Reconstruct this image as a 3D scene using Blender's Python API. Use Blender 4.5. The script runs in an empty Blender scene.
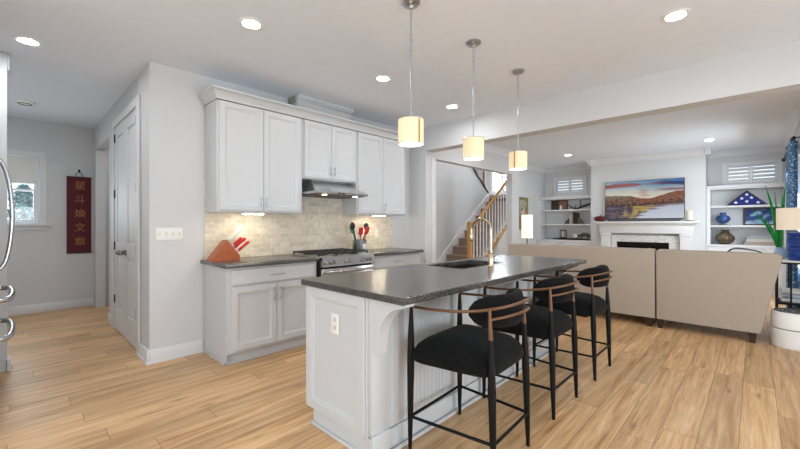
import bpy, bmesh, math, random
from mathutils import Vector, noise
random.seed(7)
SC = bpy.context.scene
COL = SC.collection

# ---------------------------------------------------------------- camera, world, light, exposure
cam_d = bpy.data.cameras.new('camera'); cam = bpy.data.objects.new('camera', cam_d); COL.objects.link(cam)
FPX, ALPHA, H = 370.0, math.radians(43.83), 1.27
cam_d.sensor_width = 36.0; cam_d.lens = FPX / 800 * 36.0
cam_d.shift_y = -0.5 / 800
cam_d.clip_start = 0.05; cam_d.clip_end = 200
cam.location = (0, 0, H)
cam.rotation_euler = (math.pi / 2, 0, -(math.pi / 2 - ALPHA))
SC.camera = cam
SC.view_settings.view_transform = 'Standard'; SC.view_settings.look = 'None'
SC.view_settings.gamma = 1.0; SC.view_settings.use_curve_mapping = False
SC.view_settings.exposure = 0.25
SC.cycles.use_denoising = True
SC.cycles.max_bounces = 10; SC.cycles.diffuse_bounces = 6
SC.cycles.sample_clamp_indirect = 6.0

def lin(c):
    c = c / 255.0
    return c / 12.92 if c <= 0.04045 else ((c + 0.055) / 1.055) ** 2.4
def RGB(r, g, b): return (lin(r), lin(g), lin(b), 1.0)

w = bpy.data.worlds.new('sky'); SC.world = w; w.use_nodes = True
bg = w.node_tree.nodes['Background']; bg.inputs[0].default_value = (0.86, 0.93, 1.0, 1); bg.inputs[1].default_value = 1.3

def area(name, loc, rot, sx, sy, power, col=(1, 1, 1)):
    l = bpy.data.lights.new(name, 'AREA'); l.shape = 'RECTANGLE'; l.size = sx; l.size_y = sy
    l.energy = power; l.color = col
    o = bpy.data.objects.new(name, l); COL.objects.link(o); o.location = loc; o.rotation_euler = rot
    return o
PI = math.pi
DAY = (0.86, 0.94, 1.0); FILL = (0.86, 0.94, 1.0)
area('daylight_patio_door', (1.6, -3.27, 1.1), (PI / 2 - 0.5, 0, 0), 3.5, 1.7, 80, DAY)       # shines +Y
area('ceiling_fill_patio_door', (1.6, -3.45, 0.9), (PI / 2 + 0.75, 0, 0), 3.4, 1.4, 30, FILL)   # added fill light, tilted up to brighten the ceiling
area('daylight_breakfast_window', (-3.27, 0.4, 1.5), (PI / 2 - 0.45, 0, -PI / 2), 3.5, 1.6, 55, DAY)  # shines +X
area('ceiling_fill_breakfast_window', (-3.45, 0.4, 1.0), (PI / 2 + 0.75, 0, -PI / 2), 3.4, 1.4, 50, FILL)  # second added fill, aimed upward to lift the ceiling
area('daylight_living_window', (7.9, -0.60, 1.4), (PI / 2 - 0.45, 0, 0), 1.45, 1.5, 72, DAY)
area('daylight_stair_window', (9.93, 5.33, 2.67), (PI / 2, 0, PI / 2), 0.6, 0.9, 70, DAY)
area('daylight_hall_window', (-0.15, 7.62, 1.7), (-PI / 2, 0, 0), 0.7, 0.9, 22, DAY)

# ---------------------------------------------------------------- helpers
class Mesh:
    def __init__(s): s.bm = bmesh.new()
    def box(s, x0, x1, y0, y1, z0, z1, bev=0.0, seg=2):
        t = bmesh.new()
        v = [t.verts.new((x, y, z)) for x in (x0, x1) for y in (y0, y1) for z in (z0, z1)]
        for f in ((0, 1, 3, 2), (4, 6, 7, 5), (0, 4, 5, 1), (2, 3, 7, 6), (0, 2, 6, 4), (1, 5, 7, 3)):
            t.faces.new([v[i] for i in f])
        if bev > 0:
            bmesh.ops.bevel(t, geom=t.edges[:], offset=bev, segments=seg, affect='EDGES', profile=0.5)
        s.merge(t); return s
    def merge(s, t):
        m = {}
        for v in t.verts: m[v] = s.bm.verts.new(v.co)
        for f in t.faces:
            try: s.bm.faces.new([m[v] for v in f.verts])
            except ValueError: pass
        t.free()
    def rings(s, rs, cap0=True, cap1=True, closed=True):
        L = [[s.bm.verts.new(p) for p in r] for r in rs]
        n = len(L[0])
        for a, b in zip(L, L[1:]):
            for i in range(n if closed else n - 1):
                j = (i + 1) % n
                s.bm.faces.new((a[i], a[j], b[j], b[i]))
        if cap0: s.bm.faces.new(L[0][::-1])
        if cap1: s.bm.faces.new(L[-1])
        return s
    def tube(s, pts, r, n=10, closed=False, flat=1.0, wide=None):
        pts = [Vector(p) for p in pts]; m = len(pts)
        rr = r if isinstance(r, (list, tuple)) else [r] * m
        rs = []; nrm = Vector(wide) if wide else None
        for i, p in enumerate(pts):
            if closed: d = pts[(i + 1) % m] - pts[i - 1]
            else: d = pts[min(i + 1, m - 1)] - pts[max(i - 1, 0)]
            d.normalize()
            if nrm is None:
                nrm = d.orthogonal().normalized() if abs(d.z) > 0.9 else Vector((0, 0, 1))
            nrm = (nrm - d * nrm.dot(d)); nrm.normalize()
            bi = d.cross(nrm)
            rs.append([p + nrm * (rr[i] * math.cos(2 * PI * k / n)) + bi * (rr[i] * flat * math.sin(2 * PI * k / n)) for k in range(n)])
        if closed: rs.append(rs[0]); 
        s.rings(rs, not closed, not closed); return s
    def cyl(s, p, q, r0, r1=None, n=18): return s.tube([p, q], [r0, r0 if r1 is None else r1], n)
    def lathe(s, c, prof, n=28, cap0=True, cap1=True, wob=None):
        cx, cy, cz = c
        rs = []
        for r, z in prof:
            rs.append([(cx + r * (1 + (wob(k / n) if wob else 0)) * math.cos(2 * PI * k / n), cy + r * (1 + (wob(k / n) if wob else 0)) * math.sin(2 * PI * k / n), cz + z) for k in range(n)])
        return s.rings(rs, cap0, cap1)
    def prism(s, poly, vec):
        v = Vector(vec)
        return s.rings([[Vector(p) for p in poly], [Vector(p) + v for p in poly]])
    def panel(s, o, U, V, N, w_, h_, rs):
        o, U, V, N = Vector(o), Vector(U), Vector(V), Vector(N)
        L = []
        for ins, out in rs:
            L.append([o + U * a + V * b + N * out for a, b in ((ins, ins), (w_ - ins, ins), (w_ - ins, h_ - ins), (ins, h_ - ins))])
        return s.rings(L)
    def ball(s, c, rx, ry=None, rz=None, n=20, m=12):
        ry = rx if ry is None else ry; rz = rx if rz is None else rz
        rs = []
        for j in range(m + 1):
            a = -PI / 2 + PI * j / m; q = max(math.cos(a), 0.01)
            rs.append([(c[0] + rx * q * math.cos(2 * PI * k / n), c[1] + ry * q * math.sin(2 * PI * k / n), c[2] + rz * math.sin(a)) for k in range(n)])
        return s.rings(rs)
    def build(s, name, mat, parent=None, lab=None, cat=None, group=None, kind=None, smooth=True, ang=38):
        bm = s.bm
        bmesh.ops.recalc_face_normals(bm, faces=bm.faces[:])
        off = Vector((0, 0, 0)); p = parent
        while p is not None: off += p.location; p = p.parent
        if off.length > 0: bmesh.ops.translate(bm, verts=bm.verts[:], vec=-off)
        if smooth:
            for f in bm.faces: f.smooth = True
            for e in bm.edges:
                if len(e.link_faces) == 2 and e.calc_face_angle(0) > math.radians(ang): e.smooth = False
        me = bpy.data.meshes.new(name); bm.to_mesh(me); bm.free()
        me.materials.append(mat)
        o = bpy.data.objects.new(name, me); COL.objects.link(o)
        if parent is not None: o.parent = parent
        tag(o, lab, cat, group, kind)
        return o
def tag(o, lab=None, cat=None, group=None, kind=None):
    if lab: o['label'] = lab
    if cat: o['category'] = cat
    if group: o['group'] = group
    if kind: o['kind'] = kind
    return o
def thing(name, lab, cat, loc=(0, 0, 0), group=None, kind=None):
    o = bpy.data.objects.new(name, None); COL.objects.link(o); o.location = loc; o.empty_display_size = 0.1
    return tag(o, lab, cat, group, kind)
def dup(o, parent=None):
    c = o.copy(); COL.objects.link(c)
    if parent is not None: c.parent = parent
    for ch in list(o.children): dup(ch, c)
    return c
def B(*a, **k):
    m = Mesh()
    if a: m.box(*a, **k)
    return m
def struct(m, name, mat, parent=None): return m.build(name, mat, parent, kind=None if parent else 'structure')

# ---------------------------------------------------------------- materials
def mat(name, col, rough=0.5, metal=0.0, bump=0.0, bscale=200.0, var=0.0, vscale=8.0, emit=None, estr=0.0, spec=0.5, trans=0.0, ior=1.45, sheen=0.0, stretch=None):
    m = bpy.data.materials.new(name); m.use_nodes = True
    nt = m.node_tree; p = nt.nodes['Principled BSDF']
    p.inputs['Base Color'].default_value = col; p.inputs['Roughness'].default_value = rough; p.inputs['Metallic'].default_value = metal
    p.inputs['Specular IOR Level'].default_value = spec; p.inputs['Transmission Weight'].default_value = trans; p.inputs['IOR'].default_value = ior
    p.inputs['Sheen Weight'].default_value = sheen
    if emit is not None:
        p.inputs['Emission Color'].default_value = emit; p.inputs['Emission Strength'].default_value = estr
    geo = nt.nodes.new('ShaderNodeTexCoord')
    vec = geo.outputs['Object']
    if stretch:
        mp = nt.nodes.new('ShaderNodeMapping'); mp.inputs['Scale'].default_value = stretch
        nt.links.new(vec, mp.inputs['Vector']); vec = mp.outputs[0]
    if var > 0:
        n = nt.nodes.new('ShaderNodeTexNoise'); n.inputs['Scale'].default_value = vscale; n.inputs['Detail'].default_value = 4
        nt.links.new(vec, n.inputs['Vector'])
        mx = nt.nodes.new('ShaderNodeMix'); mx.data_type = 'RGBA'
        mx.inputs['A'].default_value = tuple(c * (1 - var) for c in col[:3]) + (1,)
        mx.inputs['B'].default_value = tuple(min(1, c * (1 + var)) for c in col[:3]) + (1,)
        cr = nt.nodes.new('ShaderNodeMapRange'); cr.inputs['From Min'].default_value = 0.3; cr.inputs['From Max'].default_value = 0.7
        nt.links.new(n.outputs['Fac'], cr.inputs['Value'])
        nt.links.new(cr.outputs[0], mx.inputs['Factor']); nt.links.new(mx.outputs['Result'], p.inputs['Base Color'])
    if bump > 0:
        n = nt.nodes.new('ShaderNodeTexNoise'); n.inputs['Scale'].default_value = bscale; n.inputs['Detail'].default_value = 3
        nt.links.new(vec, n.inputs['Vector'])
        b = nt.nodes.new('ShaderNodeBump'); b.inputs['Strength'].default_value = bump; b.inputs['Distance'].default_value = 0.002
        nt.links.new(n.outputs['Fac'], b.inputs['Height']); nt.links.new(b.outputs[0], p.inputs['Normal'])
    return m

M = {}
M['wall'] = mat('wall_paint', RGB(206, 207, 208), 0.7, bump=0.05, bscale=300, var=0.012, vscale=3)
M['ceil'] = mat('ceiling_paint', RGB(229, 236, 245), 0.9, bump=0.05, bscale=300, var=0.01)
M['trim'] = mat('white_trim_paint', RGB(218, 219, 221), 0.55, var=0.01)
M['cab'] = mat('white_cabinet_paint', RGB(198, 200, 202), 0.38, var=0.01)
M['raw'] = mat('raw_board', RGB(150, 146, 126), 0.8, var=0.15, vscale=20)
M['steel'] = mat('brushed_steel', RGB(196, 196, 198), 0.22, 1.0, bump=0.06, bscale=60, stretch=(1, 1, 14))
M['nickel'] = mat('satin_nickel', RGB(184, 188, 194), 0.3, 1.0, var=0.04, vscale=30)
M['warmnickel'] = mat('warm_nickel', RGB(196, 178, 150), 0.22, 1.0, var=0.04, vscale=30)
M['iron'] = mat('cast_iron', RGB(38, 36, 35), 0.5, var=0.2, bump=0.2)
M['black'] = mat('black_metal', RGB(8, 8, 9), 0.45, var=0.1, spec=0.25)
M['blackp'] = mat('black_plastic', RGB(20, 20, 21), 0.3, var=0.1)
M['velvet'] = mat('black_boucle', RGB(17, 17, 18), 0.95, bump=0.9, bscale=260, var=0.35, vscale=40, sheen=0.04, spec=0.15)
M['oakrail'] = mat('bent_oak', RGB(104, 72, 46), 0.28, var=0.15, vscale=25, stretch=(1, 1, 6))
M['oak'] = mat('honey_oak', RGB(190, 142, 82), 0.4, var=0.14, vscale=18, stretch=(1, 1, 5))
M['fabric'] = mat('beige_tweed', RGB(174, 162, 148), 0.95, bump=0.6, bscale=420, var=0.12, vscale=160, spec=0.2)
M['darkwood'] = mat('dark_wood', RGB(50, 36, 30), 0.4, var=0.2, vscale=20)
M['white'] = mat('white_plastic', RGB(232, 232, 230), 0.35, var=0.01)
M['whitefab'] = mat('white_cotton', RGB(226, 225, 224), 0.9, bump=0.4, bscale=300, var=0.03)
M['cream'] = mat('cream_plastic', RGB(228, 220, 202), 0.4, var=0.02)
M['carpet'] = mat('brown_stair_carpet', RGB(158, 136, 120), 0.98, bump=0.8, bscale=300, var=0.15, vscale=60, spec=0.1)
M['red'] = mat('red_handle', RGB(190, 38, 30), 0.35, var=0.08)
M['green'] = mat('green_glass', RGB(40, 150, 70), 0.15, var=0.3, vscale=12)
M['blueglass'] = mat('cobalt_glass', RGB(22, 62, 140), 0.12, var=0.35, vscale=14)
M['dgrey'] = mat('dark_grey_plastic', RGB(80, 82, 86), 0.5, var=0.05)
M['gold'] = mat('antique_gold', RGB(176, 140, 70), 0.4, 0.6, var=0.2, vscale=25)
M['bronze'] = mat('bronze_glaze', RGB(98, 84, 66), 0.35, 0.5, var=0.35, vscale=22)
M['shadeglow'] = mat('pleated_shade', RGB(236, 216, 178), 0.7, emit=(1.0, 0.82, 0.55, 1), estr=0.24, var=0.03)
M['lampglow'] = mat('paper_shade', RGB(240, 230, 210), 0.8, emit=(1.0, 0.88, 0.68, 1), estr=0.75, var=0.03)
M['diffuser'] = mat('lit_diffuser', RGB(255, 250, 240), 0.5, emit=(1.0, 0.93, 0.80, 1), estr=4.0)
M['can'] = mat('lit_downlight', RGB(255, 252, 245), 0.5, emit=(0.98, 0.985, 1.0, 1), estr=185.0)
M['strip'] = mat('lit_strip', RGB(255, 245, 225), 0.5, emit=(1.0, 0.86, 0.62, 1), estr=75.0)
M['hoodled'] = mat('hood_led', RGB(255, 245, 225), 0.5, emit=(1.0, 0.90, 0.72, 1), estr=12.0)

def nodes_of(name):
    m = bpy.data.materials.new(name); m.use_nodes = True
    nt = m.node_tree; return m, nt, nt.nodes['Principled BSDF'], nt.nodes.new, nt.links.new
def ramp(nt, stops):
    r = nt.nodes.new('ShaderNodeValToRGB'); e = r.color_ramp.elements
    while len(e) < len(stops): e.new(0.5)
    for i, (p, c) in enumerate(stops): e[i].position = p; e[i].color = c
    return r
def glass_mat():
    m, nt, p, N, L = nodes_of('window_glass')
    nt.nodes.remove(p)
    t = N('ShaderNodeBsdfTransparent'); t.inputs[0].default_value = (0.95, 0.97, 0.97, 1)
    g = N('ShaderNodeBsdfGlossy'); g.inputs['Roughness'].default_value = 0.02
    mx = N('ShaderNodeMixShader'); mx.inputs[0].default_value = 0.06
    L(t.outputs[0], mx.inputs[1]); L(g.outputs[0], mx.inputs[2]); L(mx.outputs[0], nt.nodes['Material Output'].inputs[0])
    return m
M['glass'] = glass_mat()

def floor_mat():
    m, nt, p, N, L = nodes_of('oak_plank_floor')
    geo = N('ShaderNodeNewGeometry')
    sp = N('ShaderNodeSeparateXYZ'); L(geo.outputs['Position'], sp.inputs[0])
    def math_(op, x, y=None):
        n = N('ShaderNodeMath'); n.operation = op
        for k, v in enumerate((x, y)):
            if v is None: continue
            if isinstance(v, (int, float)): n.inputs[k].default_value = v
            else: L(v, n.inputs[k])
        return n.outputs[0]
    PW, PL = 0.178, 1.42
    yy = math_('DIVIDE', math_('SUBTRACT', sp.outputs['Y'], 0.069), PW); row = math_('FLOOR', yy); fy = math_('SUBTRACT', yy, row)
    wr = N('ShaderNodeTexWhiteNoise'); wr.noise_dimensions = '1D'; L(row, wr.inputs['W'])
    xx = math_('ADD', math_('DIVIDE', sp.outputs['X'], PL), math_('MULTIPLY', wr.outputs['Value'], 7.0)); colm = math_('FLOOR', xx); fx = math_('SUBTRACT', xx, colm)
    cb = N('ShaderNodeCombineXYZ'); L(row, cb.inputs[0]); L(colm, cb.inputs[1])
    wp = N('ShaderNodeTexWhiteNoise'); wp.noise_dimensions = '2D'; L(cb.outputs[0], wp.inputs['Vector'])
    ey = math_('MULTIPLY', math_('MINIMUM', fy, math_('SUBTRACT', 1.0, fy)), PW); ex = math_('MULTIPLY', math_('MINIMUM', fx, math_('SUBTRACT', 1.0, fx)), PL)
    ed = N('ShaderNodeMapRange'); ed.inputs['From Min'].default_value = 0.0006; ed.inputs['From Max'].default_value = 0.0022; ed.inputs['To Min'].default_value = 1.0; ed.inputs['To Max'].default_value = 0.0
    L(math_('MINIMUM', ex, ey), ed.inputs['Value'])
    class br: outputs = {'Color': wp.outputs['Color'], 'Fac': ed.outputs[0], 'Val': wp.outputs['Value']}
    # a fresh stretch of grain on every plank
    add = N('ShaderNodeVectorMath'); add.operation = 'MULTIPLY_ADD'
    L(br.outputs['Color'], add.inputs[0]); add.inputs[1].default_value = (7.3, 3.1, 9.7); L(geo.outputs['Position'], add.inputs[2])
    mp = N('ShaderNodeMapping'); mp.inputs['Scale'].default_value = (0.8, 13.0, 1.0); L(add.outputs[0], mp.inputs['Vector'])
    n1 = N('ShaderNodeTexNoise'); n1.inputs['Scale'].default_value = 1.6; n1.inputs['Detail'].default_value = 9; n1.inputs['Roughness'].default_value = 0.68; n1.inputs['Distortion'].default_value = 0.5
    L(mp.outputs[0], n1.inputs['Vector'])
    mp2 = N('ShaderNodeMapping'); mp2.inputs['Scale'].default_value = (3.0, 70.0, 1.0); L(add.outputs[0], mp2.inputs['Vector'])
    n2 = N('ShaderNodeTexNoise'); n2.inputs['Scale'].default_value = 1.5; n2.inputs['Detail'].default_value = 4
    L(mp2.outputs[0], n2.inputs['Vector'])
    cr = ramp(nt, [(0.27, RGB(144, 100, 60)), (0.41, RGB(194, 151, 105)), (0.55, RGB(216, 177, 130)), (0.72, RGB(233, 201, 158))])
    L(n1.outputs['Fac'], cr.inputs[0])
    tone = N('ShaderNodeMapRange'); tone.inputs['To Min'].default_value = 0.78; tone.inputs['To Max'].default_value = 1.08
    L(br.outputs['Val'], tone.inputs['Value'])
    fine = N('ShaderNodeMapRange'); fine.inputs['From Min'].default_value = 0.3; fine.inputs['From Max'].default_value = 0.7; fine.inputs['To Min'].default_value = 0.84; fine.inputs['To Max'].default_value = 1.08
    L(n2.outputs['Fac'], fine.inputs['Value'])
    mu = N('ShaderNodeMath'); mu.operation = 'MULTIPLY'; L(tone.outputs[0], mu.inputs[0]); L(fine.outputs[0], mu.inputs[1])
    # knots
    mpk = N('ShaderNodeMapping'); mpk.inputs['Scale'].default_value = (1.3, 5.2, 1.0); L(add.outputs[0], mpk.inputs['Vector'])
    vo = N('ShaderNodeTexVoronoi'); vo.inputs['Scale'].default_value = 1.0; L(mpk.outputs[0], vo.inputs['Vector'])
    kn = N('ShaderNodeMapRange'); kn.inputs['From Min'].default_value = 0.02; kn.inputs['From Max'].default_value = 0.11; kn.inputs['To Min'].default_value = 0.5; kn.inputs['To Max'].default_value = 1.0
    L(vo.outputs['Distance'], kn.inputs['Value'])
    mk = N('ShaderNodeMath'); mk.operation = 'MULTIPLY'; L(mu.outputs[0], mk.inputs[0]); L(kn.outputs[0], mk.inputs[1])
    sc = N('ShaderNodeVectorMath'); sc.operation = 'SCALE'; L(cr.outputs[0], sc.inputs[0]); L(mk.outputs[0], sc.inputs['Scale'])
    mx = N('ShaderNodeMix'); mx.data_type = 'RGBA'; L(br.outputs['Fac'], mx.inputs['Factor']); L(sc.outputs[0], mx.inputs['A']); mx.inputs['B'].default_value = RGB(122, 84, 52)
    L(mx.outputs['Result'], p.inputs['Base Color'])
    p.inputs['Roughness'].default_value = 0.42
    bp = N('ShaderNodeBump'); bp.inputs['Strength'].default_value = 0.25; bp.inputs['Distance'].default_value = 0.002; bp.invert = True
    L(br.outputs['Fac'], bp.inputs['Height']); L(bp.outputs[0], p.inputs['Normal'])
    return m
M['floor'] = floor_mat()

def tile_mat():
    m, nt, p, N, L = nodes_of('travertine_subway_tile')
    geo = N('ShaderNodeNewGeometry'); sep = N('ShaderNodeSeparateXYZ'); cmb = N('ShaderNodeCombineXYZ')
    L(geo.outputs['Position'], sep.inputs[0]); L(sep.outputs['X'], cmb.inputs[0]); L(sep.outputs['Z'], cmb.inputs[1])
    br = N('ShaderNodeTexBrick'); L(cmb.outputs[0], br.inputs['Vector'])
    br.inputs['Color1'].default_value = RGB(228, 219, 202); br.inputs['Color2'].default_value = RGB(206, 194, 175); br.inputs['Mortar'].default_value = RGB(226, 219, 206)
    br.inputs['Scale'].default_value = 1.0; br.inputs['Mortar Size'].default_value = 0.003; br.inputs['Brick Width'].default_value = 0.112; br.inputs['Row Height'].default_value = 0.053
    n = N('ShaderNodeTexNoise'); n.inputs['Scale'].default_value = 22; n.inputs['Detail'].default_value = 6; L(geo.outputs['Position'], n.inputs['Vector'])
    mr = N('ShaderNodeMapRange'); mr.inputs['From Min'].default_value = 0.3; mr.inputs['From Max'].default_value = 0.7; mr.inputs['To Min'].default_value = 0.86; mr.inputs['To Max'].default_value = 1.08
    L(n.outputs['Fac'], mr.inputs['Value'])
    sc = N('ShaderNodeVectorMath'); sc.operation = 'SCALE'; L(br.outputs['Color'], sc.inputs[0]); L(mr.outputs[0], sc.inputs['Scale'])
    L(sc.outputs[0], p.inputs['Base Color']); p.inputs['Roughness'].default_value = 0.55
    bp = N('ShaderNodeBump'); bp.inputs['Strength'].default_value = 0.5; bp.inputs['Distance'].default_value = 0.003; bp.invert = True
    L(br.outputs['Fac'], bp.inputs['Height']); L(bp.outputs[0], p.inputs['Normal'])
    return m
M['tile'] = tile_mat()

def granite_mat():
    m, nt, p, N, L = nodes_of('leathered_granite')
    tc = N('ShaderNodeNewGeometry')
    n = N('ShaderNodeTexNoise'); n.inputs['Scale'].default_value = 140; n.inputs['Detail'].default_value = 3; n.inputs['Roughness'].default_value = 0.7; L(tc.outputs['Position'], n.inputs['Vector'])
    v = N('ShaderNodeTexVoronoi'); v.inputs['Scale'].default_value = 170; L(tc.outputs['Position'], v.inputs['Vector'])
    cr = ramp(nt, [(0.36, RGB(24, 25, 30)), (0.48, RGB(58, 57, 56)), (0.60, RGB(104, 100, 94)), (0.72, RGB(168, 163, 156))])
    L(n.outputs['Fac'], cr.inputs[0])
    L(cr.outputs[0], p.inputs['Base Color'])
    p.inputs['Roughness'].default_value = 0.24; p.inputs['Specular IOR Level'].default_value = 1.0
    bp = N('ShaderNodeBump'); bp.inputs['Strength'].default_value = 0.08; bp.inputs['Distance'].default_value = 0.002
    n3 = N('ShaderNodeTexNoise'); n3.inputs['Scale'].default_value = 45; n3.inputs['Detail'].default_value = 3; L(tc.outputs['Position'], n3.inputs['Vector'])
    L(n3.outputs['Fac'], bp.inputs['Height']); L(bp.outputs[0], p.inputs['Normal'])
    return m
M['granite'] = granite_mat()

def marble_mat():
    m, nt, p, N, L = nodes_of('marble_mosaic')
    tc = N('ShaderNodeNewGeometry')
    n = N('ShaderNodeTexVoronoi'); n.inputs['Scale'].default_value = 45; L(tc.outputs['Position'], n.inputs['Vector'])
    sp = N('ShaderNodeSeparateColor'); L(n.outputs['Color'], sp.inputs[0])
    cr = ramp(nt, [(0.0, RGB(186, 188, 192)), (0.4, RGB(212, 212, 213)), (1.0, RGB(226, 226, 227))]); L(sp.outputs[0], cr.inputs[0])
    L(cr.outputs[0], p.inputs['Base Color']); p.inputs['Roughness'].default_value = 0.3
    return m
M['marble'] = marble_mat()

def curtain_mat():
    m, nt, p, N, L = nodes_of('blue_patterned_drape')
    tc = N('ShaderNodeNewGeometry')
    n = N('ShaderNodeTexVoronoi'); n.feature = 'DISTANCE_TO_EDGE'; n.inputs['Scale'].default_value = 30; L(tc.outputs['Position'], n.inputs['Vector'])
    cr = ramp(nt, [(0.02, RGB(48, 84, 136)), (0.12, RGB(92, 142, 190)), (0.24, RGB(150, 190, 220)), (0.45, RGB(214, 226, 234))]); L(n.outputs['Distance'], cr.inputs[0])
    L(cr.outputs[0], p.inputs['Base Color']); p.inputs['Roughness'].default_value = 0.85
    return m
M['drape'] = curtain_mat()

def attr_mat(name, emit=0.0, rough=0.5):
    m, nt, p, N, L = nodes_of(name)
    a = N('ShaderNodeAttribute'); a.attribute_name = 'paint'
    if emit > 0:
        p.inputs['Base Color'].default_value = (0.01, 0.01, 0.01, 1)
        L(a.outputs['Color'], p.inputs['Emission Color']); p.inputs['Emission Strength'].default_value = emit
    else: L(a.outputs['Color'], p.inputs['Base Color'])
    p.inputs['Roughness'].default_value = rough
    return m
M['screen'] = attr_mat('tv_picture', 0.60, 0.15)
M['canvas'] = attr_mat('painted_canvas', 0.0, 0.6)
def painted(name, o, U, V, w_, h_, nx, ny, fn, material, parent):
    """A flat picture surface: a grid whose points carry the colours of the picture."""
    o, U, V = Vector(o), Vector(U), Vector(V)
    off = Vector((0, 0, 0)); p = parent
    while p is not None: off += p.location; p = p.parent
    vs = [o - off + U * (w_ * i / nx) + V * (h_ * j / ny) for j in range(ny + 1) for i in range(nx + 1)]
    fs = [(j * (nx + 1) + i, j * (nx + 1) + i + 1, (j + 1) * (nx + 1) + i + 1, (j + 1) * (nx + 1) + i) for j in range(ny) for i in range(nx)]
    me = bpy.data.meshes.new(name); me.from_pydata(vs, [], fs)
    at = me.color_attributes.new('paint', 'FLOAT_COLOR', 'POINT')
    k = 0
    for j in range(ny + 1):
        for i in range(nx + 1):
            at.data[k].color = RGB(*fn(i / nx, j / ny)); k += 1
    me.materials.append(material)
    ob = bpy.data.objects.new(name, me); COL.objects.link(ob); ob.parent = parent
    return ob
def mixc(a, b, t):
    t = max(0.0, min(1.0, t)); return tuple(x + (y - x) * t for x, y in zip(a, b))
def nz(x, y, s=0.0): return noise.noise(Vector((x, y, s)))
def ss(a, b, x):
    t = max(0.0, min(1.0, (x - a) / (b - a))); return t * t * (3 - 2 * t)
# ---------------------------------------------------------------- the setting
CZ = 2.75
struct(B(-3.3, 10.3, -3.3, 7.6, -0.12, 0.0), 'floor', M['floor'])
m = B(-3.3, 10.1, -3.3, 4.12, CZ, CZ + 0.1); m.box(-3.3, 4.42, 4.12, 7.6, CZ, CZ + 0.1)
struct(m, 'ceiling', M['ceil'])
m = B(-0.2, 0.0, 8.0, 30, -0.1, 0.0)
struct(B(-30, 40, 7.7, 60, -0.4, -0.15), 'ground', mat('lawn', RGB(120, 150, 90), 0.95, var=0.2, vscale=3))

struct(B(0.85, 4.48, 3.975, 4.10, 0, CZ), 'wall_kitchen', M['wall'])
m = B(0.851, 0.97, 3.976, 4.41, 0, CZ); m.box(0.85, 0.97, 4.41, 5.61, 2.44, CZ); m.box(0.85, 0.97, 5.61, 6.02, 0, CZ)
m.box(0.85, 0.97, 6.02, 7.2, 2.40, CZ); m.box(0.85, 0.97, 7.2, 7.42, 0, CZ)
struct(m, 'wall_pantry', M['wall'])
m = B(0.97, 2.6, 5.9, 6.02, 0, CZ); m.box(2.6, 2.7, 5.9, 7.54, 0, CZ); struct(m, 'wall_hall', M['wall'])
m = B(-0.95, -0.55, 7.42, 7.54, 0, CZ); m.box(0.245, 2.6, 7.42, 7.54, 0, CZ); m.box(-0.55, 0.245, 7.42, 7.54, 0, 1.27); m.box(-0.55, 0.245, 7.42, 7.54, 2.22, CZ)
struct(m, 'wall_left', M['wall'])
m = B(-0.97, -0.85, 2.8, 7.42, 0, CZ); m.box(-3.3, -0.97, 2.8, 2.92, 0, CZ); struct(m, 'wall_fridge', M['wall'])
m = B(-3.3, -3.2, -3.3, -1.4, 0, CZ); m.box(-3.3, -3.2, 2.2, 2.8, 0, CZ); m.box(-3.3, -3.2, -1.4, 2.2, 0, 0.6); m.box(-3.3, -3.2, -1.4, 2.2, 2.4, CZ)
struct(m, 'wall_back', M['wall'])
m = B(-3.2, -0.2, -3.3, -3.2, 0, CZ); m.box(3.4, 5.62, -3.3, -3.2, 0, CZ); m.box(-0.2, 3.4, -3.3, -3.2, 2.35, CZ); m.box(-0.2, 3.4, -3.3, -3.2, 0, 0.15)
struct(m, 'wall_front', M['wall'])
m = B(5.5, 5.62, -3.2, -0.8, 0, CZ); m.box(5.62, 6.75, -0.92, -0.8, 0, CZ); m.box(6.63, 6.75, -0.8, -0.55, 0, CZ)
m.box(6.63, 7.15, -0.55, -0.43, 0, CZ); m.box(8.65, 9.95, -0.55, -0.43, 0, CZ); m.box(7.15, 8.65, -0.55, -0.43, 0, 0.6); m.box(7.15, 8.65, -0.55, -0.43, 2.3, CZ)
struct(m, 'wall_right', M['wall'])
# stair opening: pier, header and column of one wall
m = B(4.36, 4.594, 3.65, 3.77, 0, CZ); m.box(4.36, 4.479, 3.77, 3.974, 0, CZ); m.box(4.594, 7.48, 3.65, 3.77, 2.30, CZ); m.box(7.163, 7.48, 3.65, 3.77, 0, 2.30)
struct(m, 'wall_opening', M['wall'])
struct(B(4.36, 4.56, -3.2, 3.649, 2.395, CZ - 0.001), 'ceiling_beam', M['wall'])
# stairwell
m = Mesh(); m.prism([(4.48, 5.2, 0), (8.845, 5.2, 0), (8.845, 5.2, 2.106), (8.11, 5.2, 2.675), (7.2, 5.2, 3.4), (4.48, 5.2, 3.4)], (0, 0.1, 0)); struct(m, 'wall_stair', M['wall'])
m = B(4.36, 4.48, 4.1, 6.3, 0, 3.4); m.box(4.36, 10.0, 6.2, 6.3, 0, 3.4)
m.box(9.9, 10.0, 4.24, 6.2, 0, 2.2); m.box(9.9, 10.0, 4.24, 5.0, 2.2, 3.4); m.box(9.9, 10.0, 5.66, 6.2, 2.2, 3.4); m.box(9.9, 10.0, 5.0, 5.66, 3.15, 3.4)
struct(m, 'wall_landing', M['wall'])
struct(B(4.36, 10.0, 4.12, 6.3, 3.4, 3.5), 'ceiling_stairwell', M['ceil'])
m = B(8.15, 9.95, 4.12, 4.24, 0, 3.4); m.box(4.42, 8.15, 4.12, 4.24, CZ, 3.4)
m.prism([(6.5, 4.13, 0), (8.149, 4.13, 0), (8.149, 4.13, 1.45), (6.5, 4.13, 0.23)], (0, 0.1, 0))
struct(m, 'wall_living', M['wall'])
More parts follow.
